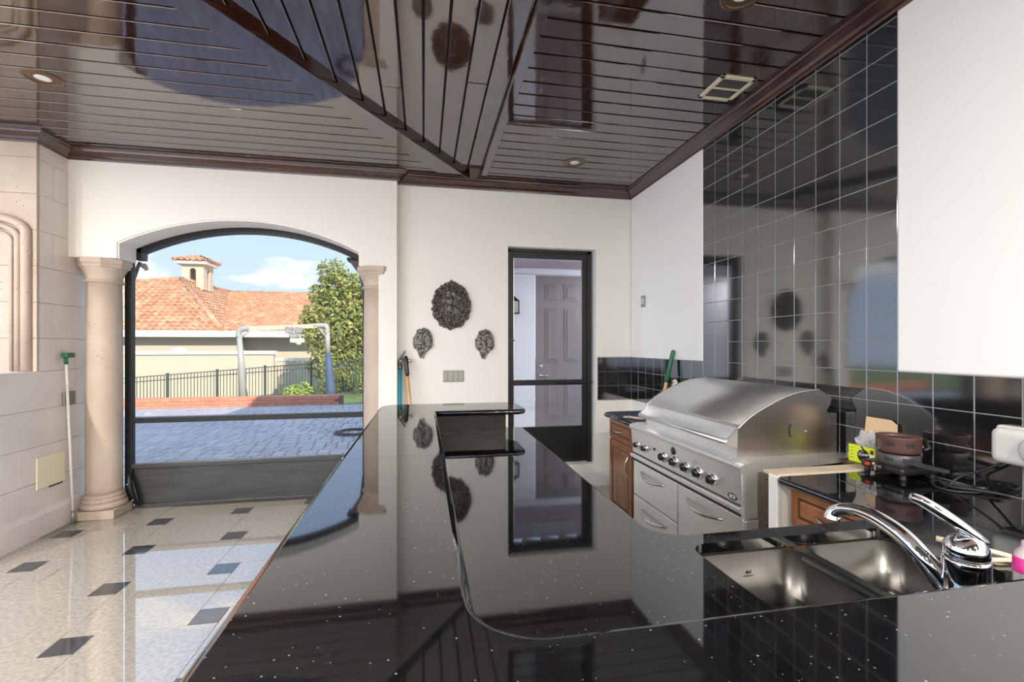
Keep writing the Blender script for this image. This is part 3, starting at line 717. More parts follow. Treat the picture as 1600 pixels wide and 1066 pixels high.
c1 = thing('base_cabinet', 'brown wooden base cabinet with drawer and door left of the grill', 'cabinet', (1.85, 3.48, 0), 'wooden base cabinets')
MB().box(1.575, 2.19, 3.262, 3.70, .10, LOW-.036).build('cabinet_body', 'cabwood', c1)
MB().box(1.64, 2.19, 3.262, 3.70, 0, .10).build('toe_kick', 'black', c1)
d = panel_front(1.575, 3.272, 3.692, .715, .868, c1, 'drawer', .032)
bow((1.555, 3.42, .79), (1.555, 3.56, .79), (-.028, 0, -.004), .006, 'handle', 'nickel', d)
d = panel_front(1.575, 3.272, 3.692, .12, .70, c1, 'door', .055)
bow((1.557, 3.312, .635), (1.557, 3.312, .475), (-.03, 0, 0), .0065, 'handle', 'nickel', d)
ct = thing('grill_counter', 'small black granite top on the wooden cabinet left of the grill', 'counter', (1.85, 3.5, .876))
cpts = rounded([(1.515+r2, 3.20), (2.185, 3.20), (2.185, 3.79-r2), (1.60, 3.79-r2), (1.515+r2, 3.72)], [0, 0, 0, .03, .03], 5)
cs = slab_with_holes(cpts, [], LOW-2*r2, LOW).build('slab', 'granite', ct)
MB().tube([Vector((p[0], p[1], LOW-r2)) for p in cpts[2:]+cpts[:1]], r2, 12).build('bullnose', 'granite', cs)
c2 = thing('base_cabinet', 'brown wooden base cabinet with a drawer under the worktop right of the grill', 'cabinet', (1.85, 1.5, 0), 'wooden base cabinets')
MB().box(1.575, 2.18, 1.31, 1.735, .10, LOW-.036).build('cabinet_body', 'cabwood', c2)
MB().box(1.64, 2.18, 1.31, 1.735, 0, .10).build('toe_kick', 'black', c2)
d = panel_front(1.575, 1.318, 1.722, .715, .868, c2, 'drawer', .032)
bow((1.555, 1.45, .79), (1.555, 1.59, .79), (-.028, 0, -.004), .006, 'handle', 'nickel', d)
d = panel_front(1.575, 1.318, 1.722, .12, .70, c2, 'door', .055)
bow((1.557, 1.36, .635), (1.557, 1.36, .475), (-.03, 0, 0), .0065, 'handle', 'nickel', d)
pt = thing('partition', 'white partition with tan board top beside the grill', 'partition', (1.86, 1.85, 0))
MB().box(1.545, 2.186, 1.772, 1.812, 0, LOW-.012).build('partition_core', 'plaster', pt)
MB().box(1.53, 1.547, 1.768, 1.822, 0, LOW-.004, .003).build('end_board', 'white', pt)
MB().box(1.535, 2.186, 1.770, 1.86, LOW-.012, LOW+.003, .002).build('top_board', 'tan', pt)
MB().box(2.05, 2.186, 1.855, 1.945, LOW-.014, LOW+.002, .002).build('rear_board', 'glaze', pt)
MB().box(2.10, 2.186, 1.81, 1.94, 0, LOW-.014).build('rear_post', 'plaster', pt)

# ================================================================== GRILL
gr = thing('gas_grill', 'large stainless built-in gas grill with curved hood and drawers', 'grill', (1.85, 2.58, 0))
GY0, GY1 = 1.985, 3.185
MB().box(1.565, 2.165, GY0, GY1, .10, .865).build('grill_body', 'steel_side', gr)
MB().box(1.60, 2.16, GY0+.02, GY1-.02, 0, .10).build('toe_kick', 'black', gr)
# side flange with bolt holes
sf = MB().box(1.522, 1.600, GY0-.012, GY0+.01, .64, .875, .004).box(1.532, 1.604, GY0-.012, GY0+.01, .14, .63, .004).build('side_flange', 'steel', gr)
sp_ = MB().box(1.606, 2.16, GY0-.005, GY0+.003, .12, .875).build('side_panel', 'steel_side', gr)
for hx, hz in ((1.655, .825), (1.672, .826), (1.666, .795), (1.666, .772), (1.655, .60), (1.672, .60)):
    MB().lathe((hx, GY0-.0055, hz), [(0, 0), (.0045, 0), (.0045, -.001), (0, -.001)], 10, axis='Y').build('bolt_hole', 'dark', sp_)
# deck and rolled front ledge
MB().poly([(2.19, GY0-.02, .898), (2.19, GY0-.02, .914), (1.565, GY0-.02, .914), (1.52, GY0-.02, .908), (1.503, GY0-.02, .902), (1.497, GY0-.02, .892), (1.500, GY0-.02, .878), (1.515, GY0-.02, .868), (1.565, GY0-.02, .866)], (0, GY1-GY0+.02, 0)).build('front_ledge', 'steel', gr)
# control panel, slightly raked
cpn = MB().poly([(1.512, GY0, .872), (1.524, GY0, .702), (1.58, GY0, .702), (1.58, GY0, .872)], (0, GY1-GY0-.005, 0)).build('control_panel', 'steel', gr)
MB().poly([(1.512, GY0-.004, .692), (1.505, GY0-.004, .684), (1.505, GY0-.004, .668), (1.514, GY0-.004, .662), (1.575, GY0-.004, .662), (1.575, GY0-.004, .692)], (0, GY1-GY0, 0)).build('lower_trim', 'steel', gr)
MB().box(1.54, 1.57, GY0+.002, GY1-.004, .640, .703).build('shadow_gap', 'dark', gr)  # near-black filler puts the gap's shade into its colour
def px(z): return 1.512+(0.872-z)/.17*.012
for ky, kr in ((3.085, .021), (2.965, .021), (2.72, .027), (2.59, .027), (2.465, .027), (2.34, .027), (2.21, .027)):
    z = .768
    kb = MB().lathe((px(z), ky, z), [(kr*1.32, .004), (kr*1.32, -.006), (kr*1.25, -.016), (kr*1.02, -.022), (kr*.96, -.022), (kr*.90, -.016), (0, -.016)], 28, axis='X').build('knob', 'chrome', gr)
    kn = MB().lathe((px(z)-.014, ky, z), [(kr*.88, .002), (kr*.86, -.014), (kr*.74, -.021), (0, -.022)], 24, axis='X').box(px(z)-.040, px(z)-.030, ky-.004, ky+.004, z-kr*.62, z+kr*.62, .002)
    kn.build('knob_grip', 'black', kb)
MB().lathe((px(.79)-.001, 2.842, .79), [(.010, .003), (.010, -.004), (.0, -.005)], 16, axis='X').build('igniter', 'black', cpn)
MB().lathe((px(.83)-.0005, 2.60, .832), [(.024, .002), (.024, -.004), (.016, -.007), (0, -.007)], 20, axis='X').build('rotisserie_port', 'black', cpn)
MB().box(px(.81)-.0015, px(.81)+.002, 2.315, 2.385, .808, .838).build('rating_plate', 'nickel', cpn)
bd = MB()
for k in range(1): bd.lathe((px(.725)-.0005, 2.055, .725), [(.036, .001), (.036, -.0015), (.0, -.0016)], 28, axis='X')
for v in bd.bm.verts: v.co.z = .725+(v.co.z-.725)*.45
bdo = bd.build('badge', mat('badge navy', (.02, .035, .05), .35), gr)
text_mesh('DCS', .023, frame_from((px(.725)-.0025, 2.055, .725), (0, -1, 0), (0, 0, 1)), 'badge_lettering', 'white', bdo)
# drawers and door
for y0, y1, z0, z1, hy0, hy1, hz, nm in ((2.575, 3.175, .392, .638, 2.715, 3.045, .580, 'drawer'), (2.575, 3.175, .14, .386, 2.71, 3.035, .312, 'drawer'), (1.992, 2.569, .14, .638, 2.135, 2.468, .580, 'door')):
    dd = MB().box(1.528, 1.566, y0, y1, z0, z1, .004).build(nm, 'steel', gr)
    bow((1.524, hy0, hz), (1.524, hy1, hz), (-.036, 0, -.018), .0105, 'handle', 'nickel', dd)
# hood
LY0, LY1 = 2.076, 3.062
hp = [(1.571, .914), (1.571, 1.060)]
ctrl = [(1.571, 1.062), (1.640, 1.118), (1.738, 1.170), (1.82, 1.206), (1.898, 1.232), (1.975, 1.245), (2.046, 1.250)]
hp += [(p.x, p.y) for p in [Vector((a, b)) for a, b in [(q[0], q[1]) for q in smooth([(c[0], c[1], 0) for c in ctrl], 3)]]]
hp += [(2.128, 1.203), (2.118, 1.165), (2.098, 1.14), (2.12, .914)]
hm = MB(); hm.poly([(x, LY0+.006, z) for x, z in hp], (0, LY1-LY0-.012, 0))
for f in hm.bm.faces:
    if abs(f.normal.y) < .5 and f.calc_center_median().z > 1.07: f.smooth = True
bmesh.ops.triangulate(hm.bm, faces=[f for f in hm.bm.faces if len(f.verts) > 4])
hood = hm.build('hood', 'steel', gr)
for yy, d2 in ((LY0, .006), (LY1-.006, .006)):
    e_ = MB(); e_.poly([(x+(.0 if x > 1.58 else -.003), yy, z+(.003 if z > 1.0 else 0)) for x, z in hp], (0, d2, 0))
    bmesh.ops.triangulate(e_.bm, faces=[f for f in e_.bm.faces if len(f.verts) > 4])
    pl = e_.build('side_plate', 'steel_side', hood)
# hood rim along the near side
MB().tube([(x, LY0, z+.001) for x, z in hp[1:-4]], .004, 8).build('hood_rim', 'steel', hood)
cr = [(1.902+.010*math.cos(t)*2.2-.012, LY0-.001, 1.040+.040*math.sin(t)) for t in [PI*.72+ (PI*.56)*i/12 for i in range(13)]]
MB().tube(cr, .0055, 8, sx=.3).build('hinge_slot', 'dark', hood)
MB().ball((1.965, LY0-.006, 1.036), (.009, .006, .006)).build('hinge_pin', 'chrome', hood)
vp = MB().box(2.10, 2.162, LY0+.002, LY1-.002, .914, 1.125, .002).build('rear_vent_housing', 'steel_side', gr)
pm = MB().lathe((0, 0, 0), [(0, 0), (.0028, 0), (.0028, -.0006), (0, -.0006)], 6, axis='Y').mesh('vent_hole'); pm.materials.append(M['dark'])
for i in range(3):
    for j in range(11):
        piece('vent_hole', pm, vp, (2.130+i*.010, LY0+.0018, .975+j*.0125+(i % 2)*.006))
# lid handle
hh = MB().tube([(1.514, LY0+.012, .990), (1.514, LY1-.012, .990)], .013, 14).build('hood_handle', 'steel', hood)
for yy in (LY0+.006, LY1-.018):
    MB().poly([(1.512, yy, .975), (1.505, yy, .990), (1.515, yy, 1.003), (1.573, yy, 1.058), (1.573, yy, .960)], (0, .012, 0)).build('handle_bracket', 'steel', hood)

# ================================================================== TOOLS BEHIND / ON THE GRILL
ps = thing('grill_brush', 'green-gripped wooden brush leaning on the tiles behind the grill', 'brush', (2.1, 3.77, LOW))
a, b = Vector((2.085, 3.795, LOW+.004)), Vector((2.165, 3.715, 1.445))
MB().tube([a, a.lerp(b, .5)], [.016, .014], 10).build('shaft', 'pine', ps)
MB().tube([a.lerp(b, .46), a.lerp(b, .5), a.lerp(b, .97), b], [.015, .019, .018, .010], 12).build('grip', 'green', ps)
sq = thing('white_scrubber', 'white rounded scrubber propped beside the green brush', 'scrubber', (2.13, 3.67, LOW))
MB().tube(smooth([(2.15, 3.69, 1.17), (2.15, 3.65, 1.175), (2.15, 3.635, 1.10), (2.13, 3.66, 1.0), (2.11, 3.68, LOW+.012)], 4), .013, 10).build('scrubber_loop', 'beech', sq)
MB().ball((2.14, 3.665, 1.10), (.012, .026, .065)).tube([(2.14, 3.665, 1.06), (2.11, 3.68, LOW+.012)], .012, 8).build('scrubber_head', 'white', sq)
wsn = thing('wooden_spoon', 'pale wooden spoon handle resting on the left end of the grill', 'spoon', (1.60, 3.30, .912))
MB().tube([(1.575, 3.36, .926), (1.60, 3.30, .928), (1.635, 3.215, .930)], [.009, .009, .007], 8, sx=1.4).build('spoon_handle', 'beech', wsn)
MB().ball((1.565, 3.385, .922), (.020, .028, .007)).build('spoon_bowl', 'beech', wsn)

# ================================================================== CARTON, BURNERS, CABLE, OUTLET
cb = thing('carton', 'open lime green carton with black round logo on the tan board', 'box', (2.12, 1.865, LOW))
bz = LOW+.0035
cf = frame_from((2.078, 1.862, bz+.041), (0, -1, 0), (0, 0, 1))
MB().box(2.078, 2.082, 1.795, 1.930, bz, bz+.083).build('front_panel', 'lime', cb)
MB().box(2.082, 2.168, 1.795, 1.799, bz, bz+.080).box(2.082, 2.168, 1.926, 1.930, bz, bz+.080).box(2.164, 2.168, 1.795, 1.930, bz, bz+.080).box(2.082, 2.168, 1.795, 1.930, bz, bz+.004).build('carton_body', 'card', cb)
MB().poly([(2.166, 1.795, bz+.080), (2.166, 1.930, bz+.080), (2.176, 1.925, bz+.215), (2.176, 1.80, bz+.215), (2.174, 1.770, bz+.195), (2.166, 1.768, bz+.10)], (.003, 0, 0)).build('lid_flap', 'card', cb)
lg = MB().lathe((2.0775, 1.852, bz+.038), [(0, 0), (.031, 0), (.031, -.0006), (0, -.0006)], 28, axis='X').poly([(2.0772, 1.868, bz+.083), (2.0772, 1.850, bz+.062), (2.0772, 1.842, bz+.062), (2.0772, 1.858, bz+.083)], (-.0004, 0, 0)).build('logo_disc', 'black', cb)
text_mesh('Power', .020, frame_from((2.0765, 1.852, bz+.044), (0, -1, .12), (0, .12, 1)), 'logo_lettering', 'white', lg, shear=.3, ext=.0003)
MB().box(2.0772, 2.0780, 1.836, 1.866, bz+.028, bz+.0305).build('logo_rule', 'white', lg)
MB().box(2.0772, 2.078, 1.797, 1.822, bz+.006, bz+.050).build('white_patch', 'white', cb)
MB().box(2.0768, 2.0775, 1.801, 1.817, bz+.053, bz+.072).build('dark_stamp', 'glaze', cb)
for i in range(4):
    MB().box(2.0772, 2.078, 1.905, 1.924-.003*(i % 2), bz+.018+i*.016, bz+.0205+i*.016).build('printed_line', 'green', cb)
pb = thing('plastic_bag', 'crumpled clear plastic bag stuffed in the open carton', 'bag', (2.125, 1.865, LOW+.05))
bg = MB()
q = bmesh.ops.create_icosphere(bg.bm, subdivisions=4, radius=1)
from mathutils import noise as mn
for v in bg.bm.verts:
    p = v.co.copy(); n1 = mn.noise(p*2.2+Vector((3, 1, 7))); n2 = abs(mn.noise(p*5.0))
    k = 1+.35*n1-.35*n2
    v.co = Vector((2.125+p.x*.036*k, 1.866+p.y*.056*k, bz+.092+p.z*.062*k+.014*max(0, p.y)))
bg.build('bag_film', 'plastic_bag', pb)

hx, hy = 2.062, 1.672
hpn = thing('electric_burner', 'charcoal portable electric burner with red lamp and knob on the worktop', 'burner', (hx, hy, LOW))
for fx_, fy_ in ((-.07, -.075), (-.07, .085), (.08, -.075), (.08, .085)):
    MB().lathe((hx+fx_, hy+fy_, LOW), [(.011, 0), (.012, .006), (.010, .022), (.008, .03)], 12).build('foot', 'rubber', hpn)
MB().box(hx-.095, hx+.095, hy-.095, hy+.100, LOW+.022, LOW+.056, .012, 3).build('burner_base', 'black', hpn)
MB().ball((hx-.0965, hy+.062, LOW+.040), (.006, .013, .009)).build('indicator_lamp', 'red', hpn)
kb = MB().lathe((hx-.094, hy+.008, LOW+.038), [(.019, .002), (.019, -.012), (.016, -.018), (0, -.019)], 18, axis='X').build('control_knob', 'black', hpn)
MB().box(hx-.117, hx-.112, hy+.004, hy+.012, LOW+.026, LOW+.050).build('knob_mark', 'nickel', kb)
MB().box(hx-.0955, hx-.094, hy+.030, hy+.038, LOW+.042, LOW+.052).build('dial_mark', 'white', hpn)
MB().lathe((hx, hy, LOW), [(.076, .054), (.078, .058), (.076, .098), (.073, .101), (.070, .100), (.069, .085), (0, .084)], 40).build('burner_ring', 'burner_grey', hpn)
slot = MB().box(-.0025, .0025, -.002, .002, -.009, .009, .001, 1).mesh('ring_slot'); slot.materials.append(M['dark'])
for k in range(4):
    for base in (PI+.05, PI+1.0):
        t = base+k*.12
        o = piece('ring_slot', slot, hpn, (0, 0, 0)); o.matrix_parent_inverse = Matrix.Translation(-Vector(hpn.location))
        o.location = (hx+.0765*math.cos(t), hy+.0765*math.sin(t), LOW+.078); o.rotation_euler = (0, 0, t+PI/2)
MB().poly([(hx-.05, hy-.06, LOW+.070), (hx-.052, hy-.06, LOW+.088), (hx-.04, hy-.11, LOW+.080), (hx-.022, hy-.20, LOW+.074), (hx-.020, hy-.20, LOW+.062), (hx-.038, hy-.11, LOW+.066)], (.022, 0, 0)).build('side_handle', 'burner_grey', hpn)
ub = thing('stacked_burner', 'brown slotted burner ring stacked on the charcoal burner', 'burner', (hx, hy, LOW+.101))
MB().lathe((hx-.002, hy, LOW), [(.064, .1015), (.071, .104), (.078, .110), (.080, .118), (.080, .166), (.082, .172), (.080, .176), (.074, .176), (.070, .166), (.068, .158), (0, .156)], 40).build('ring_body', 'burner_brown', ub)
MB().lathe((hx-.002, hy, LOW), [(.060, .157), (.060, .162), (.0, .163)], 30).build('hot_plate', 'burner_grey', ub)
for k in range(4):
    for base in (PI+.15, PI+1.05):
        t = base+k*.11
        o = piece('ring_slot', slot, ub, (0, 0, 0)); o.matrix_parent_inverse = Matrix.Translation(-Vector(ub.location))
        o.location = (hx-.002+.0795*math.cos(t), hy+.0795*math.sin(t), LOW+.145); o.rotation_euler = (0, 0, t+PI/2)
MB().tube([(hx+.058, hy-.055, LOW+.118), (hx+.085, hy-.06, LOW+.125), (hx+.078, hy-.045, LOW+.165)], .011, 8).build('rear_bracket', 'black', ub)

ol = thing('outlet_cover', 'white bubble weatherproof outlet cover on the black tiles', 'outlet', (2.19, 1.31, 1.10))
MB().box(2.155, 2.192, 1.165, 1.385, 1.035, 1.18, .012, 3).build('cover_base', 'coverwhite', ol)
MB().box(2.110, 2.165, 1.177, 1.377, 1.042, 1.174, .026, 4).build('cover_bubble', 'coverwhite', ol)
MB().lathe((2.108, 1.23, 1.108), [(.052, .02), (.052, -.004), (.045, -.010), (0, -.013)], 28, axis='X').build('cover_boss', 'coverwhite', ol)
cdl = thing('power_cord', 'black power cord coiled on the worktop below the outlet cover', 'cord', (2.10, 1.45, LOW))
c_ = smooth([(2.165, 1.355, 1.045), (2.150, 1.41, 1.00), (2.12, 1.475, .955), (2.085, 1.49, .916), (2.075, 1.47, .916), (2.095, 1.44, .916), (2.125, 1.40, .916), (2.155, 1.37, .916), (2.165, 1.40, .916), (2.13, 1.47, .916), (2.10, 1.53, .917), (2.13, 1.555, .917)], 5)
MB().tube(c_, .0045, 8).build('cable', 'rubber', cdl)
c_ = smooth([(2.13, 1.56, .916), (2.08, 1.55, .916), (2.02, 1.49, .915), (2.03, 1.43, .915), (2.10, 1.40, .916), (2.16, 1.43, .916), (2.14, 1.50, .917), (2.08, 1.52, .921), (2.06, 1.46, .921), (2.12, 1.40, .921), (2.165, 1.34, .916)], 5)
MB().tube(c_, .0045, 8).build('cable', 'rubber', cdl)
MB().tube([(2.150, 1.40, .925), (2.125, 1.435, .925)], [.011, .008], 8).build('cord_tie', 'black', cdl)

# ================================================================== WALL ORNAMENTS on the back wall
random.seed(11)
def medallion(cx, cz):
    t = thing('wall_medallion', 'large oval dark bronze relief medallion with a wreath border', 'medallion', (cx, YB, cz))
    def outline(a): return 1+.035*math.sin(11*a+.6)+.022*math.sin(23*a+1.9)
    pts = [(cx+.190*outline(a)*math.cos(a), YB-.002, cz+.232*outline(a)*math.sin(a)) for a in [2*PI*i/96 for i in range(96)]]
    mb = MB(); mb.poly(pts, (0, -.014, 0)); bmesh.ops.triangulate(mb.bm, faces=[f for f in mb.bm.faces if len(f.verts) > 4]); mb.build('plaque', 'bronze_relief', t)
    wv = MB()
    for ring, n, s in ((.93, 34, .026), (.78, 28, .025), (.63, 22, .021)):
        for i in range(n):
            a = 2*PI*i/n+random.uniform(-.06, .06); rr = ring*random.uniform(.96, 1.03)
            c = (cx+.188*rr*math.cos(a), YB-.020-random.uniform(0, .012), cz+.230*rr*math.sin(a))
            wv.ball(c, (s*random.uniform(.8, 1.2), .014, s*random.uniform(.45, .7)), Matrix.Rotation(-a+random.choice((.6, -.6, 1.2)), 3, 'Y'), 8, 6)
    wv.ball((cx-.0, YB-.012, cz+.238), (.014, .01, .022), None, 8, 6)
    wv.build('wreath', 'bronze_relief', t)
    fg = MB()
    # seated figure in relief: head and curled hair, shoulder, folded robe, foliage around
    fg.ball((cx-.028, YB-.030, cz+.112), (.034, .018, .040)); fg.ball((cx+.022, YB-.034, cz+.120), (.034, .018, .034))
    for k in range(9): fg.tube([(cx+.022+.030*math.cos(a)*(1-k*.09), YB-.048, cz+.120+.030*math.sin(a)*(1-k*.09)) for a in [k*.8+.5*q for q in range(4)]], .0045, 6)
    fg.ball((cx-.012, YB-.030, cz+.045), (.040, .020, .046), Matrix.Rotation(.35, 3, 'Y')); fg.ball((cx+.05, YB-.026, cz+.03), (.050, .016, .030), Matrix.Rotation(-.5, 3, 'Y'))
    fg.ball((cx-.03, YB-.026, cz-.035), (.045, .018, .060), Matrix.Rotation(.5, 3, 'Y')); fg.ball((cx+.035, YB-.024, cz-.06), (.055, .016, .055))
    for k in range(9):
        x0 = cx-.075+.019*k
        fg.tube(smooth([(x0, YB-.034, cz+.02-.006*k), (x0-.022+.004*k, YB-.042, cz-.045), (x0-.030+.010*k, YB-.034, cz-.115+.004*abs(k-4))], 4), .0065, 6)
    for k in range(26):
        a = random.uniform(0, 2*PI); r = random.uniform(.05, .58)
        fg.ball((cx+.19*r*math.cos(a), YB-.034-random.uniform(0, .012), cz+.232*r*math.sin(a)), (random.uniform(.007, .017), .010, random.uniform(.006, .013)), Matrix.Rotation(random.uniform(0, 3), 3, 'Y'), 8, 6)
    fg.build('relief_figure', 'relief_mid', t)
medallion(.271, 1.880)
def applique(cx, cz, label):
    t = thing('wall_applique', label, 'ornament', (cx, YB, cz), 'small pewter wall ornaments')
    pts = []
    for i in range(60):
        a = 2*PI*i/60; r = 1+.05*math.sin(7*a)+.03*math.sin(13*a+1)
        x, z = .092*r*math.cos(a), .115*r*math.sin(a)+.02
        if z < -.04: x *= max(.18, 1-((-.04-z)/.062)*.55); z = z*1.0-.055*max(0, (1-abs(math.cos(a))*1.25))
        pts.append((cx+x, YB-.002, cz+z))
    mb = MB(); mb.poly(pts, (0, -.012, 0)); bmesh.ops.triangulate(mb.bm, faces=[f for f in mb.bm.faces if len(f.verts) > 4]); mb.build('backplate', 'pewter', t)
    sh = MB()
    sh.ball((cx-.058, YB-.02, cz+.01), (.038, .016, .068), Matrix.Rotation(.15, 3, 'Y')).ball((cx+.052, YB-.02, cz+.015), (.042, .016, .075), Matrix.Rotation(-.2, 3, 'Y')).ball((cx-.02, YB-.018, cz+.115), (.045, .014, .028))
    sh.tube(smooth([(cx+.0, YB-.022, cz+.148), (cx+.045, YB-.022, cz+.130), (cx+.075, YB-.022, cz+.085), (cx+.088, YB-.02, cz+.03)], 5), .0075, 8)
    sh.tube(smooth([(cx+.005, YB-.022, cz+.130), (cx+.038, YB-.022, cz+.110), (cx+.060, YB-.022, cz+.07)], 5), .005, 8)
    sh.build('shell_lobes', 'pewter', t)
    dt = MB()
    for k in range(26):
        u = random.random()
        dt.ball((cx-.022+random.gauss(0, .016), YB-.036-random.uniform(0, .008), cz+.085-.17*u), (random.uniform(.009, .016), .010, random.uniform(.008, .014)), Matrix.Rotation(random.uniform(0, 3), 3, 'Y'), 8, 6)
    for k in range(6): dt.ball((cx+.035+.012*math.cos(k), YB-.030, cz-.055+.012*math.sin(k)), (.011, .009, .011), None, 8, 6)
    dt.build('raised_detail', 'relief_light', t)
    MB().lathe((cx-.022, YB-.014, cz-.075), [(.034, .02), (.030, 0), (.020, -.035), (.004, -.070), (0, -.072)], 12).build('pendant', 'pewter', t)
applique(-.008, 1.508, 'small pewter shell ornament hanging above the leaning tools')
applique(.602, 1.498, 'small pewter shell ornament hanging next to the screen door')
sw = thing('switch_plate', 'metal four-gang switch plate below the oval medallion', 'switch', (.292, YB, 1.18))
MB().box(.188, .396, YB-.007, YB-.0005, 1.122, 1.238, .003).build('plate', 'grey', sw)
for k in range(4):
    xx = .214+k*.052
    MB().box(xx-.019, xx+.019, YB-.012, YB-.006, 1.138, 1.222, .004).build('rocker', mat('rocker', (.36, .35, .31), .4) if k == 0 else bpy.data.materials['rocker'], sw)
ws2 = thing('wall_sensor', 'small grey control plate on the white right wall near the corner', 'switch', (XR-.014, 4.31, 1.93))
MB().box(XR-.030, XR-.0145, 4.275, 4.345, 1.875, 1.990, .004).build('sensor_body', 'grey', ws2)
MB().box(XR-.034, XR-.029, 4.29, 4.33, 1.90, 1.965, .003).build('sensor_face', 'nickel', ws2)

# ================================================================== LEANING TOOLS behind the bar
pk = thing('pick_axe', 'pick axe with teal handle leaning on the back wall', 'pick', (-.20, 4.4, 0))
MB().tube([(-.215, 4.36, .005), (-.222, 4.555, 1.29)], [.017, .016], 12, sx=1.3).build('handle', 'teal', pk)
MB().tube([(-.2215, 4.545, 1.255), (-.222, 4.556, 1.30)], [.020, .023], 12, sx=1.3).build('handle_collar', 'iron', pk)
MB().tube(smooth([(-.176, 4.575, 1.435), (-.198, 4.572, 1.395), (-.222, 4.565, 1.352), (-.232, 4.56, 1.322), (-.222, 4.558, 1.298)], 4), [.006+.0009*i for i in range(17)], 10).build('pick_blade', 'iron', pk)
MB().tube(smooth([(-.228, 4.562, 1.335), (-.18, 4.572, 1.342), (-.11, 4.580, 1.335)], 4), [.021-.0012*i for i in range(9)], 10).build('adze_blade', 'nickel', pk)
sg = thing('wooden_handled_tool', 'tool with wooden shaft and black grip leaning beside the teal pick', 'tool', (-.08, 4.35, 0))
A_, B_ = Vector((-.045, 4.33, .005)), Vector((-.170, 4.535, 1.385))
MB().tube([A_, A_.lerp(B_, .88)], [.019, .016], 12).build('shaft', 'pine', sg)
MB().tube([A_.lerp(B_, .86), A_.lerp(B_, .88), A_.lerp(B_, .985), B_], [.017, .021, .021, .013], 12).build('grip', 'black', sg)

# ================================================================== THINGS ON THE STONE WALL
po = thing('leaning_pole', 'white pole with green head leaning in the corner beside the column', 'pole', (-2.88, 4.45, 0))
MB().tube([(-2.872, 4.455, .09), (-2.905, 4.425, 1.40)], .0095, 10).build('pole', 'white', po)
MB().tube([(-2.872, 4.456, .0), (-2.872, 4.455, .11)], [.016, .013], 10).build('threaded_tip', 'grey', po)
MB().box(-2.92, -2.872, 4.395, 4.485, 1.385, 1.425, .008).tube([(-2.903, 4.427, 1.33), (-2.905, 4.425, 1.40)], .014, 10).build('green_head', 'green', po)
ob = thing('outlet_box', 'small grey outlet box on the stone wall beside the pole', 'outlet', (XL, 4.5, 1.03))
MB().box(XL, XL+.02, 4.435, 4.56, .985, 1.10, .004).build('box_body', 'grey', ob)
MB().box(XL+.018, XL+.023, 4.455, 4.475, 1.035, 1.06, .002).build('socket_slot', 'dark', ob)
cpv = thing('cover_plate', 'cream blank cover plate low on the stone wall', 'plate', (XL, 4.32, .48))
MB().box(XL, XL+.012, 4.175, 4.455, .365, .612, .003).build('plate', 'cream', cpv)
MB().box(XL, XL+.006, 4.30, 4.44, .352, .366).build('painted_plate_shadow', 'dark', cpv)  # dark strip paints the shadow under the plate's edge

# ================================================================== BEYOND THE SCREEN DOOR: neighbouring wing
WY = 6.2
wing = thing('garage_wing', 'white stucco wing with taupe six-panel door beyond the screen door', 'building', (2.0, WY, 0))
MB().box(-.5, 1.52, WY, WY+.15, -.1, 2.9).box(2.50, 6.0, WY, WY+.15, -.1, 2.9).box(1.52, 2.50, WY, WY+.15, 2.475, 2.9).build('stucco_wall', 'bluewhite', wing)
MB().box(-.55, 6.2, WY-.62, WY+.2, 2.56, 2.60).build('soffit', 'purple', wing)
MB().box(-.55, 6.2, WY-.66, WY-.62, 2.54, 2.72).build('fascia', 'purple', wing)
MB().box(.2, 1.52, WY-.012, WY, 2.455, 2.555).box(1.52, 6, WY-.014, WY, 2.48, 2.558).build('frieze', 'bluewhite', wing)
MB().box(.2, 6, WY-.022, WY, 2.462, 2.474).build('frieze_bead', 'trimwhite', wing)
et = MB()
for i in range(24):
    xx = -.40+i*.28
    for k in range(1):
        ring0 = [(xx+.14*math.cos(a), WY-.72, 2.72+.075*math.sin(a)) for a in [PI*j/8 for j in range(9)]]
        v0 = [et.bm.verts.new(p) for p in ring0]; v1 = [et.bm.verts.new((p[0], WY+.4, p[2]+.45)) for p in ring0]
        for j in range(8): et.bm.faces.new((v0[j], v0[j+1], v1[j+1], v1[j]))
        v2 = [et.bm.verts.new((p[0], p[1], p[2]-.02)) for p in ring0]
        for j in range(8): et.bm.faces.new((v2[j], v2[j+1], v0[j+1], v0[j]))
eo = et.build('eave_tiles', 'rooftile', wing)
dl = MB().box(1.535, 2.49, WY+.01, WY+.05, .12, 2.472).build('door_leaf', 'mauve', wing)
for x0, x1 in ((1.662, 1.86), (1.94, 2.14)):
    for z0, z1 in ((2.115, 2.34), (1.262, 2.01), (.48, 1.065)):
        MB().box(x0, x1, WY+.002, WY+.012, z0, z1, .004).box(x0+.012, x1-.012, WY-.001, WY+.006, z0+.012, z1-.012, .004).build('panel_moulding', 'mauve', dl)
        MB().box(x0+.035, x1-.035, WY-.008, WY+.004, z0+.035, z1-.035, .008).build('raised_panel', 'mauve', dl)
MB().lathe((1.603, WY+.008, 1.205), [(.030, 0), (.030, -.008), (.018, -.016), (0, -.018)], 20, axis='Y').build('deadbolt', 'nickel', dl)
MB().lathe((1.603, WY+.008, 1.072), [(.032, 0), (.032, -.008), (.012, -.016), (.012, -.05), (0, -.05)], 20, axis='Y').tube([(1.603, WY-.04, 1.072), (1.66, WY-.045, 1.075), (1.725, WY-.04, 1.068)], [.011, .009, .007], 10).build('lever', 'nickel', dl)
ln = thing('wall_lantern', 'small black lantern on the white wall beyond the screen door', 'lantern', (1.19, WY, 2.0))
for xx in (1.135, 1.255):
    for yy in (WY-.16, WY-.05): MB().box(xx-.006, xx+.006, yy-.006, yy+.006, 1.925, 2.09).build('lantern_bar', 'black', ln)
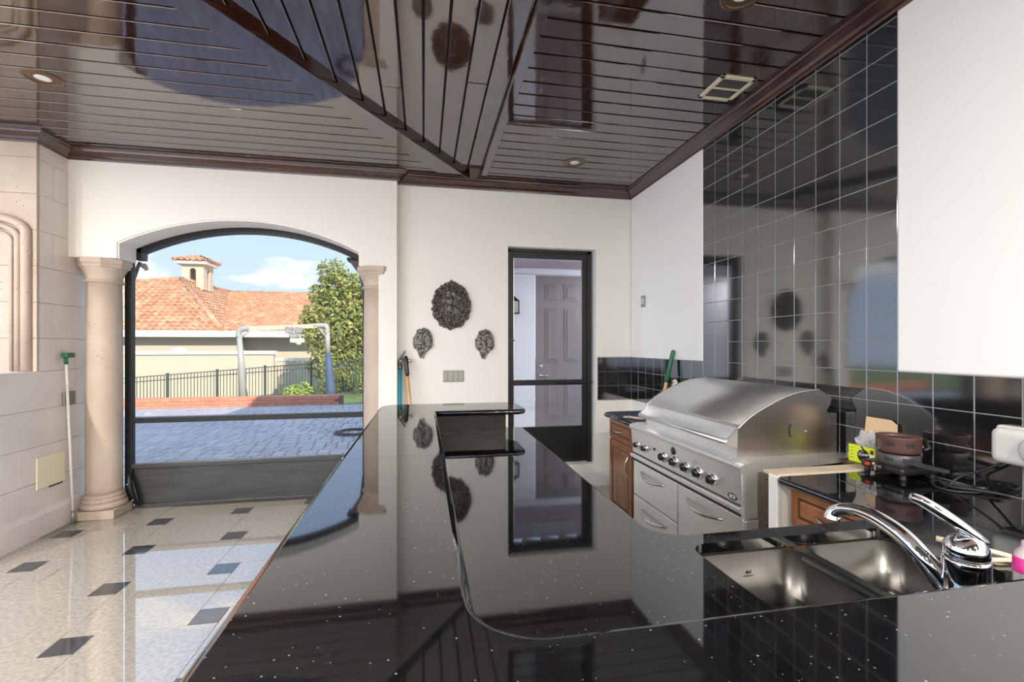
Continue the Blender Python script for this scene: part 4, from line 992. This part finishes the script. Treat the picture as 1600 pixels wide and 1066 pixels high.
MB().box(1.125, 1.265, WY-.17, WY-.04, 1.915, 1.93).lathe((1.195, WY-.105, 2.088), [(.098, 0), (.03, .05), (.012, .07), (0, .07)], 4, phase=PI/4, smooth=False).build('lantern_cap', 'black', ln)
MB().box(1.14, 1.25, WY-.155, WY-.055, 1.93, 2.085).build('lantern_glass', 'clear', ln)
MB().tube([(1.195, WY-.10, 2.15), (1.195, WY-.04, 2.19), (1.195, WY, 2.15)], .008, 8).build('lantern_arm', 'black', ln)
for wx, lab in ((-.2, 'added round fill lamp under the eave near the garden'), (2.80, 'added round fill lamp under the eave past the taupe door')):
    wlt = thing('soffit_fill_light', lab, 'light', (wx, WY-.36, 2.559))
    MB().lathe((wx, WY-.36, 2.559), [(.075, 0), (.075, -.006), (.06, -.010), (0, -.010)], 24).build('lens', 'white', wlt)
    ld = bpy.data.lights.new('soffit_fill_lamp', 'AREA'); ld.shape = 'DISK'; ld.size = .14; ld.energy = 14; ld.color = (.95, .95, 1.0)  # added lamps, hidden from view, that brighten the passage wall and door
    lo_b = bpy.data.objects.new('soffit_fill_lamp', ld); COL.objects.link(lo_b); lo_b.parent = wlt; lo_b.location = (0, 0, -.015)
MB().box(-.2, 6, 4.86, WY, -.12, .10).build('passage_floor', 'deck', label='pale concrete passage slab beyond the screen door', cat='paving', kind='structure')

# ================================================================== GARDEN: paving, kerb, lawn
pav = MB().box(-26, 26, 4.80, 12.95, -.3, -.075).build('paving', 'sand', label='grey purple concrete block paving outside the arch', cat='paving', kind='structure')
MB().box(-26, -4.0, -14, 4.80, -.3, -.06).box(-4.0, 26, -14, -4.2, -.3, -.06).build('terrace_deck', 'deck', label='pale open deck beside the covered terrace', cat='paving', kind='structure')
random.seed(5)
prows = []
PD = .262
y = 4.86; row = 0
allp = []
while y < 12.72:
    xl, xr = -2.9*y/4.4*1.0-1.2, -.55*y/4.8+1.2
    x = xl-(.13 if row % 2 else 0)-random.uniform(0, .05)
    while x < xr:
        w = random.choice((.172, .172, .258))
        allp.append((x, y, w)); x += w
    y += PD; row += 1
vis = []
for x, y, w in allp:
    cx0 = x+w/2; cy0 = y+PD/2
    ok = -2.62/4.80*cy0-.1 < cx0 < -.57/4.80*cy0+.1
    vis.append((0 if ok else 1, cy0, x, y, w))
vis.sort()
pvm = {}
for w in (.172, .258):
    me = MB().box(-w/2+.007, w/2-.007, -PD/2+.007, PD/2-.007, -.03, 0, .006, 1).mesh('paver'); me.materials.append(M['paver']); pvm[w] = me
near_, rest = vis[:300], vis[300:]
for _, cy0, x, y, w in near_:
    piece('paver', pvm[w], pav, (x+w/2, y+PD/2, -.052+random.uniform(-.002, .002)), (random.gauss(0, .006), random.gauss(0, .006), random.gauss(0, .004)))
pr_ = MB()
for _, cy0, x, y, w in rest:
    z = -.052+random.uniform(-.002, .002); a, b, c0, d0 = x+.008, x+w-.008, y+.008, y+PD-.008
    pr_.quadlist([(a, c0, z), (b, c0, z), (b, d0, z), (a, d0, z), (a, c0, z-.02), (b, c0, z-.02), (b, d0, z-.02), (a, d0, z-.02)], [(0, 1, 2, 3), (0, 4, 5, 1), (1, 5, 6, 2), (2, 6, 7, 3), (3, 7, 4, 0)])
pr_.build('paver_field', 'paver', pav, kind='stuff')
kb_ = thing('brick_kerb', 'low red brick kerb along the far edge of the paving', 'kerb', (-5, 12.85, -.06))
MB().box(-12.5, -2.12, 12.745, 13.03, -.075, .158).build('mortar_core', 'mortar', kb_)
bk = MB().box(-.107, .107, -.05, .05, -.0335, .0335, .004, 1).mesh('brick'); bk.materials.append(M['brick'])
for c in range(3):
    for i in range(47):
        xx = -12.4+i*.2195+(.11 if c % 2 else 0)
        if xx > -2.2: continue
        o = piece('brick', bk, kb_, (0, 0, 0)); o.matrix_parent_inverse = Matrix.Translation(-Vector(kb_.location))
        o.location = (xx, 12.785, -.022+c*.0745); o.rotation_euler = (0, 0, random.gauss(0, .004))
cap = MB().box(-.107, .107, -.15, .15, -.012, .012, .004, 1).mesh('cap_brick'); cap.materials.append(M['brick'])
for i in range(47):
    xx = -12.4+i*.2195
    if xx > -2.2: continue
    o = piece('cap_brick', cap, kb_, (0, 0, 0)); o.matrix_parent_inverse = Matrix.Translation(-Vector(kb_.location)); o.location = (xx, 12.885, .172)
lw = MB(); gx = [-60+4*i for i in range(31)]; gy = [12.95, 14, 16, 18, 20, 24, 30, 40, 70]
gz = lambda x, y: max(-1.0, min(.0, .077*(x+2.3)-.22))-(.35 if y > 19 else 0)
vv = [[lw.bm.verts.new((x, y, gz(x, y))) for y in gy] for x in gx]
for i in range(len(gx)-1):
    for j in range(len(gy)-1): lw.bm.faces.new((vv[i][j], vv[i+1][j], vv[i+1][j+1], vv[i][j+1]))
lw.build('lawn', 'lawn', label='sloping lawn beyond the brick kerb', cat='lawn', kind='structure')
hs = thing('garden_hose', 'dark coiled garden hose lying on the paving', 'hose', (-1.25, 8.45, -.05))
hc = []
for i in range(110):
    t = i/109; a = t*2*PI*4.2; r = .30-.05*math.sin(t*9)-.04*t
    hc.append((-1.22+r*math.cos(a)*1.0, 8.48+r*math.sin(a)*1.0, -.035+.012*t+.006*math.sin(a*.7)))
hc += [(-1.05+.05*k, 8.7+.05*k, -.02+.01*k) for k in range(1, 5)]
MB().tube(hc, .014, 6).build('hose_coil', 'rubber', hs)

# fence, racked up the slope
fn = thing('metal_fence', 'dark metal picket fence stepping up behind the brick kerb', 'fence', (-6, 17, -.5))
ft = lambda x: .444+(x+9.607)*.0772
PX = [-11.25+1.483*i for i in range(10)]
for x in PX:
    MB().box(x-.032, x+.032, 16.97, 17.03, ft(x)-1.22, ft(x)+.03).box(x-.038, x+.038, 16.962, 17.038, ft(x)+.03, ft(x)+.045).build('fence_post', 'fence', fn)
for x0, x1 in zip(PX, PX[1:]):
    for dz in (0, -.15, -1.12):
        MB().poly([(x0, 16.985, ft(x0)+dz), (x1, 16.985, ft(x1)+dz), (x1, 16.985, ft(x1)+dz-.03), (x0, 16.985, ft(x0)+dz-.03)], (0, .03, 0)).build('fence_rail', 'fence', fn)
    for k in range(1, 15):
        x = x0+(x1-x0)*k/15
        MB().box(x-.008, x+.008, 16.99, 17.01, ft(x)-1.17, ft(x)-.01).build('picket', 'fence', fn)

# gantry frame with hoist
gn = thing('gantry_frame', 'weathered white steel gantry frame with hanging hoist behind the kerb', 'gantry', (-4.1, 15, -.3))
MB().tube([(-5.27, 15, -.5), (-5.34, 15, .9), (-5.40, 15, 1.80)], [.115, .09, .075], 10).build('post', 'gantry', gn)
MB().tube([(-5.43, 15.05, -.5), (-5.43, 15.02, 1.85)], .022, 8).build('post_pipe', 'gantry', gn)
MB().tube([(-5.10, 14.95, -.5), (-5.30, 14.98, .9)], .016, 8).build('brace_rod', 'iron', gn)
MB().tube(smooth([(-5.42, 15, 1.75), (-5.40, 15, 1.92), (-5.28, 15, 2.0), (-5.10, 15, 2.02)], 4), .085, 10).tube([(-5.38, 15, 1.68), (-5.12, 15, 1.98)], .03, 8).build('corner_elbow', 'gantry', gn)
MB().poly([(-5.15, 14.94, 1.93), (-3.2, 14.94, 2.04), (-3.2, 14.94, 2.16), (-5.15, 14.94, 2.07)], (0, .12, 0)).build('top_beam', mat('beam with painted sunlight', (.62, .50, .38), .5), gn)  # warm sunlight is put into the beam's colour
MB().tube(smooth([(-3.3, 15, 2.10), (-3.0, 15, 2.11), (-2.93, 15, 2.05), (-2.92, 15, 1.85)], 4), .075, 10).tube([(-2.95, 15, 1.75), (-3.16, 15, 2.03)], .03, 8).build('corner_elbow', 'gantry', gn)
MB().tube([(-2.90, 15, 1.25), (-2.91, 15, 1.6), (-2.92, 15, 1.9)], [.075, .07, .075], 10).build('post', 'gantry', gn)
MB().tube([(-2.82, 15, -.4), (-2.83, 15, .2), (-2.86, 15, .7), (-2.90, 15, 1.27)], [.16, .145, .12, .08], 10).build('lower_post', 'gantry_blue', gn)  # wider, dark blue lower half of the right post
hz = MB()
hz.box(-4.10, -3.88, 14.86, 14.95, 1.87, 2.06, .02).box(-3.84, -3.62, 14.86, 14.95, 1.87, 2.06, .02).box(-4.0, -3.70, 14.88, 14.94, 1.74, 1.88, .015)
ht = hz.build('hoist_trolley', 'hoist', gn)
MB().box(-3.97, -3.56, 14.86, 14.98, 1.58, 1.72, .03).ball((-3.72, 14.9, 1.56), (.08, .06, .05)).build('hoist_body', 'cream', gn)
MB().tube([(-3.92, 14.92, 1.70), (-3.92, 14.92, 1.90)], .015, 6).tube([(-3.68, 14.92, 1.70), (-3.68, 14.92, 1.90)], .015, 6).build('hoist_chain', 'white', gn)

# ================================================================== NEIGHBOUR HOUSE
hou = thing('neighbour_house', 'beige stucco house with terracotta tile roof beyond the fence', 'house', (-12, 30, -1))
def roof_face(a, b, c, d, name, parent, tw=.36, rowh=.44):
    """a,b = eave ends, c,d = upper ends (above b and a); wavy stepped courses"""
    a, b, c, d = map(Vector, (a, b, c, d)); mb = MB()
    n = (b-a).cross(d-a); n = n if n.length > 1e-6 else (b-a).cross(c-a); n.normalize()
    if n.z < 0: n = -n
    H = max((c-b).length, (d-a).length); rows = max(2, int(H/rowh)); dirn = (b-a).normalized()
    for r in range(rows):
        t0, t1 = r/rows, (r+1)/rows+.02
        l0, r0 = a.lerp(d, t0), b.lerp(c, t0); l1, r1 = a.lerp(d, min(t1, 1)), b.lerp(c, min(t1, 1))
        L = (r0-l0).length
        if L < .1: continue
        m = max(4, int(L/tw*6)); lowv, upv = [], []
        for k in range(m+1):
            p = l0.lerp(r0, k/m); q = l1.lerp(r1, k/m)
            u = (p-a).dot(dirn); w = .5+.5*math.cos(2*PI*u/tw); u2 = (q-a).dot(dirn); w2 = .5+.5*math.cos(2*PI*u2/tw)
            lowv.append((mb.bm.verts.new(p+n*(.06+.13*w)), mb.bm.verts.new(p+n*(-.03+.10*w)))); upv.append(mb.bm.verts.new(q+n*(-.01+.09*w2)))
        for k in range(m):
            f = mb.bm.faces.new((lowv[k][0], lowv[k+1][0], upv[k+1], upv[k])); f.smooth = True
            mb.bm.faces.new((lowv[k][1], lowv[k+1][1], lowv[k+1][0], lowv[k][0]))
    return mb.build(name, 'rooftile', parent, kind='stuff')
EZ, RZ = 2.30, 5.80
AP = (-15.3, 33, RZ)
roof_face((-24, 28, EZ), (-11, 28, EZ), AP, (-19.5, 33, RZ-.45), 'roof_tiles', hou)
roof_face((-11, 28, EZ), (-11, 46, EZ), (-15.3, 46, RZ), AP, 'roof_tiles', hou)
roof_face((-11.3, 28, EZ), (3.0, 28, EZ), (3.0, 40, 5.72), (-15.3, 40, 5.72), 'roof_tiles', hou)
MB().tube([(-11, 28, EZ+.1), AP], .16, 8).tube([AP, (-15.3, 46, RZ+.05)], .16, 8).tube([(-15.3, 40, 5.74), (3, 40, 5.74)], .15, 8).tube([AP, (-19.5, 33, RZ-.40)], .15, 8).build('ridge_tiles', 'rooftile', hou)
MB().box(-24, 1, 27.9, 28.0, 1.98, 2.33).build('fascia', 'trimwhite', hou)
MB().box(-24, 1, 28.0, 28.75, 1.99, 2.05).build('soffit', 'stucco', hou)
MB().box(-24, -10.2, 28.7, 29.0, -1.4, 2.05).build('wall', 'stucco', hou)
MB().box(-10.2, 1, 29.3, 29.6, -1.4, 2.05).build('wall', 'stucco', hou)
MB().box(-10.5, -10.2, 28.7, 29.6, -1.4, 2.05).build('wall_return', 'stucco', hou)
MB().poly([(-24, 45, -1.4), (1, 45, -1.4), (1, 45, 2.3), (-24, 45, 2.3)], (0, .2, 0)).build('rear_wall', 'stucco', hou)
tw = thing('roof_turret', 'small stucco turret with arched openings and tile cap on the roof', 'turret', (-14.6, 34.3, 5.4))
tx0, tx1, ty0, ty1, tz0, tz1 = -15.55, -14.25, 33.6, 34.9, 5.2, 6.86
def archwall(o, ux, w, h, aw, a0, a1, thick, nm):
    pts = [(0, 0), (w/2-aw/2, 0), (w/2-aw/2, a0)]; r = aw/2
    pts = [(0, 0), (0, h), (w, h), (w, 0), (w/2+r, 0)]+[(w/2+r*math.cos(t), a1+r*math.sin(t)) for t in [PI*i/10 for i in range(11)]]+[(w/2-r, 0)]
    mb = MB(); ux = Vector(ux); nrm = ux.cross(Vector((0, 0, 1)))
    mb.poly([Vector(o)+ux*p[0]+Vector((0, 0, p[1])) for p in pts], nrm*thick)
    bmesh.ops.triangulate(mb.bm, faces=[f for f in mb.bm.faces if len(f.verts) > 4])
    return mb.build(nm, 'stucco', tw)
archwall((tx0, ty0, tz0), (1, 0, 0), tx1-tx0, tz1-tz0, .38, 0, 1.22, -.12, 'turret_wall')
archwall((tx0, ty1, tz0), (1, 0, 0), tx1-tx0, tz1-tz0, .38, 0, 1.22, -.12, 'turret_wall')
archwall((tx1, ty0+.121, tz0), (0, 1, 0), ty1-ty0-.122, tz1-tz0, .38, 0, 1.22, -.12, 'turret_wall')
archwall((tx0+.12, ty0+.121, tz0), (0, 1, 0), ty1-ty0-.122, tz1-tz0, .38, 0, 1.22, -.12, 'turret_wall')
MB().box(tx0-.28, tx1+.28, ty0-.28, ty1+.28, 6.86, 7.06).build('turret_fascia', 'trimwhite', tw)
cxt, cyt = (tx0+tx1)/2, (ty0+ty1)/2; o_ = .38
C4 = [(tx0-o_, ty0-o_, 7.06), (tx1+o_, ty0-o_, 7.06), (tx1+o_, ty1+o_, 7.06), (tx0-o_, ty1+o_, 7.06)]; top_ = (cxt, cyt, 7.5)
for i in range(4): roof_face(C4[i], C4[(i+1) % 4], top_, top_, 'turret_tiles', tw)
gw = thing('garden_wall', 'long beige garden wall with white coping in front of the house', 'wall', (-12, 25.5, -1))
MB().box(-22, -7.55, 25.4, 25.65, -1.4, 1.06).build('wall_body', 'stucco', gw)
MB().box(-22, -7.45, 25.32, 25.73, 1.06, 1.24).build('coping', 'trimwhite', gw)
MB().ball((-11.9, 25.5, 1.27), (.36, .15, .16)).build('coping_finial', 'trimwhite', gw)
g2 = thing('garden_wall', 'short low beige garden wall with white coping beside the tree', 'wall', (-6.5, 25.9, -1))
MB().box(-7.5, -5.0, 25.8, 26.0, -1.4, .70).build('wall_body', 'stucco', g2)
MB().box(-7.55, -4.95, 25.74, 26.06, .70, .86).build('coping', 'trimwhite', g2)

# ================================================================== TREE and SHRUBS
def leaves(blobs, n, size, seed, m, name, parent):
    rnd = random.Random(seed); V, F = [], []
    tot = sum(b[3]**2 for b in blobs)
    for bx, by, bz_, br in blobs:
        for _ in range(int(n*br*br/tot)):
            v = Vector((rnd.gauss(0, 1), rnd.gauss(0, 1), rnd.gauss(0, 1))).normalized()*br*(rnd.random()**.28)
            p = Vector((bx, by, bz_))+v
            nn_ = (v.normalized()+Vector((rnd.gauss(0, .6), rnd.gauss(0, .6), rnd.gauss(0, .6)))).normalized()
            t = nn_.orthogonal().normalized(); t = Quaternion(nn_, rnd.uniform(0, 6.28)) @ t; u = nn_.cross(t); s = size*rnd.uniform(.7, 1.3)
            i = len(V); V += [p-t*s, p+u*s*.42, p+t*s, p-u*s*.42]; F.append((i, i+1, i+2, i+3))
    me = bpy.data.meshes.new(name); me.from_pydata([tuple(p) for p in V], [], F)
    return link(name, me, m, parent, kind='stuff')
tr = thing('garden_tree', 'tall broadleaf tree behind the fence beside the house', 'tree', (-3.0, 19.3, -.6))
MB().tube(smooth([(-3.0, 19.3, -.7), (-3.0, 19.3, .6), (-3.1, 19.3, 2.2), (-3.3, 19.3, 4.0)], 4), [.16-.008*i for i in range(13)], 8).tube([(-3.0, 19.3, 1.0), (-2.2, 19.4, 2.6)], [.09, .04], 6).tube([(-3.05, 19.3, 1.3), (-4.0, 19.1, 2.4)], [.08, .035], 6).build('trunk', 'bark', tr)
rt = random.Random(3)
blobs = [(-3.55, 19.3, 4.35, .62), (-3.3, 19.3, 3.7, .85), (-2.9, 19.4, 3.0, 1.0), (-3.9, 19.2, 2.75, .75), (-3.1, 19.0, 2.2, 1.0), (-2.2, 19.4, 2.4, .95), (-4.15, 19.1, 1.9, .6), (-3.6, 19.0, 1.3, .8), (-2.4, 19.2, 1.3, .95), (-1.6, 19.3, 1.7, .9), (-1.9, 19.5, 3.2, .8), (-3.0, 19.0, .6, .8), (-1.2, 19.2, 2.7, .8), (-3.9, 18.7, .75, .5), (-2.6, 19.0, .15, .75), (-1.7, 19.1, .5, .85), (-3.5, 18.8, .1, .6), (-1.2, 19, 1.2, .8), (-4.35, 19.0, 2.5, .42), (-3.95, 19.2, 3.5, .5), (-2.6, 19.3, 3.9, .55)]
leaves(blobs, 15000, .095, 4, 'leaf', 'crown', tr)
for lab, bl, nn2, sd_ in (('bright green low shrub at the foot of the fence beside the gantry', [(-4.30, 16.3, -.05, .26), (-4.0, 16.35, .0, .30), (-3.75, 16.4, -.08, .22)], 700, 21), ('pale green round shrub behind the post with the dark blue lower half', [(-2.4, 17.42, .25, .30), (-2.05, 17.44, .4, .32), (-1.75, 17.42, .15, .3), (-2.2, 17.42, .0, .3)], 1100, 22)):
    c0 = bl[0]; sh = thing('garden_shrub', lab, 'shrub', (c0[0]+.3, c0[1], -.35))
    leaves(bl, nn2, .06, sd_, 'leaf2', 'foliage', sh)
    MB().tube([(c0[0]+.3, c0[1], -.45), (c0[0]+.3, c0[1], .1)], .03, 6).build('stem', 'bark', sh)

# ================================================================== ROOF of the terrace (casts the building's shadow over the paving)
rf = MB().box(-4.4, -.3, -4.4, 5.45, 3.27, 3.42).box(-.3, 9.0, -4.4, 4.86, 3.27, 3.42)
rf.build('roof', 'roofslab', label='roof slab over the covered terrace', cat='roof', kind='structure')
hr = MB(); zb = 3.42
V_ = [(-1.65, 4.85, zb), (9, 4.85, zb), (9, -4.3, zb), (-1.65, -4.3, zb), (.8, 2.9, 6.5), (9, 2.9, 6.5), (9, -1.5, 6.5), (.8, -1.5, 6.5)]
hr.quadlist(V_, [(0, 1, 5, 4), (1, 2, 6, 5), (2, 3, 7, 6), (3, 0, 4, 7), (4, 5, 6, 7), (3, 2, 1, 0)])
hr.build('roof_hip', 'rooftile', label='raised hipped tile roof above the terrace', cat='roof', kind='structure')
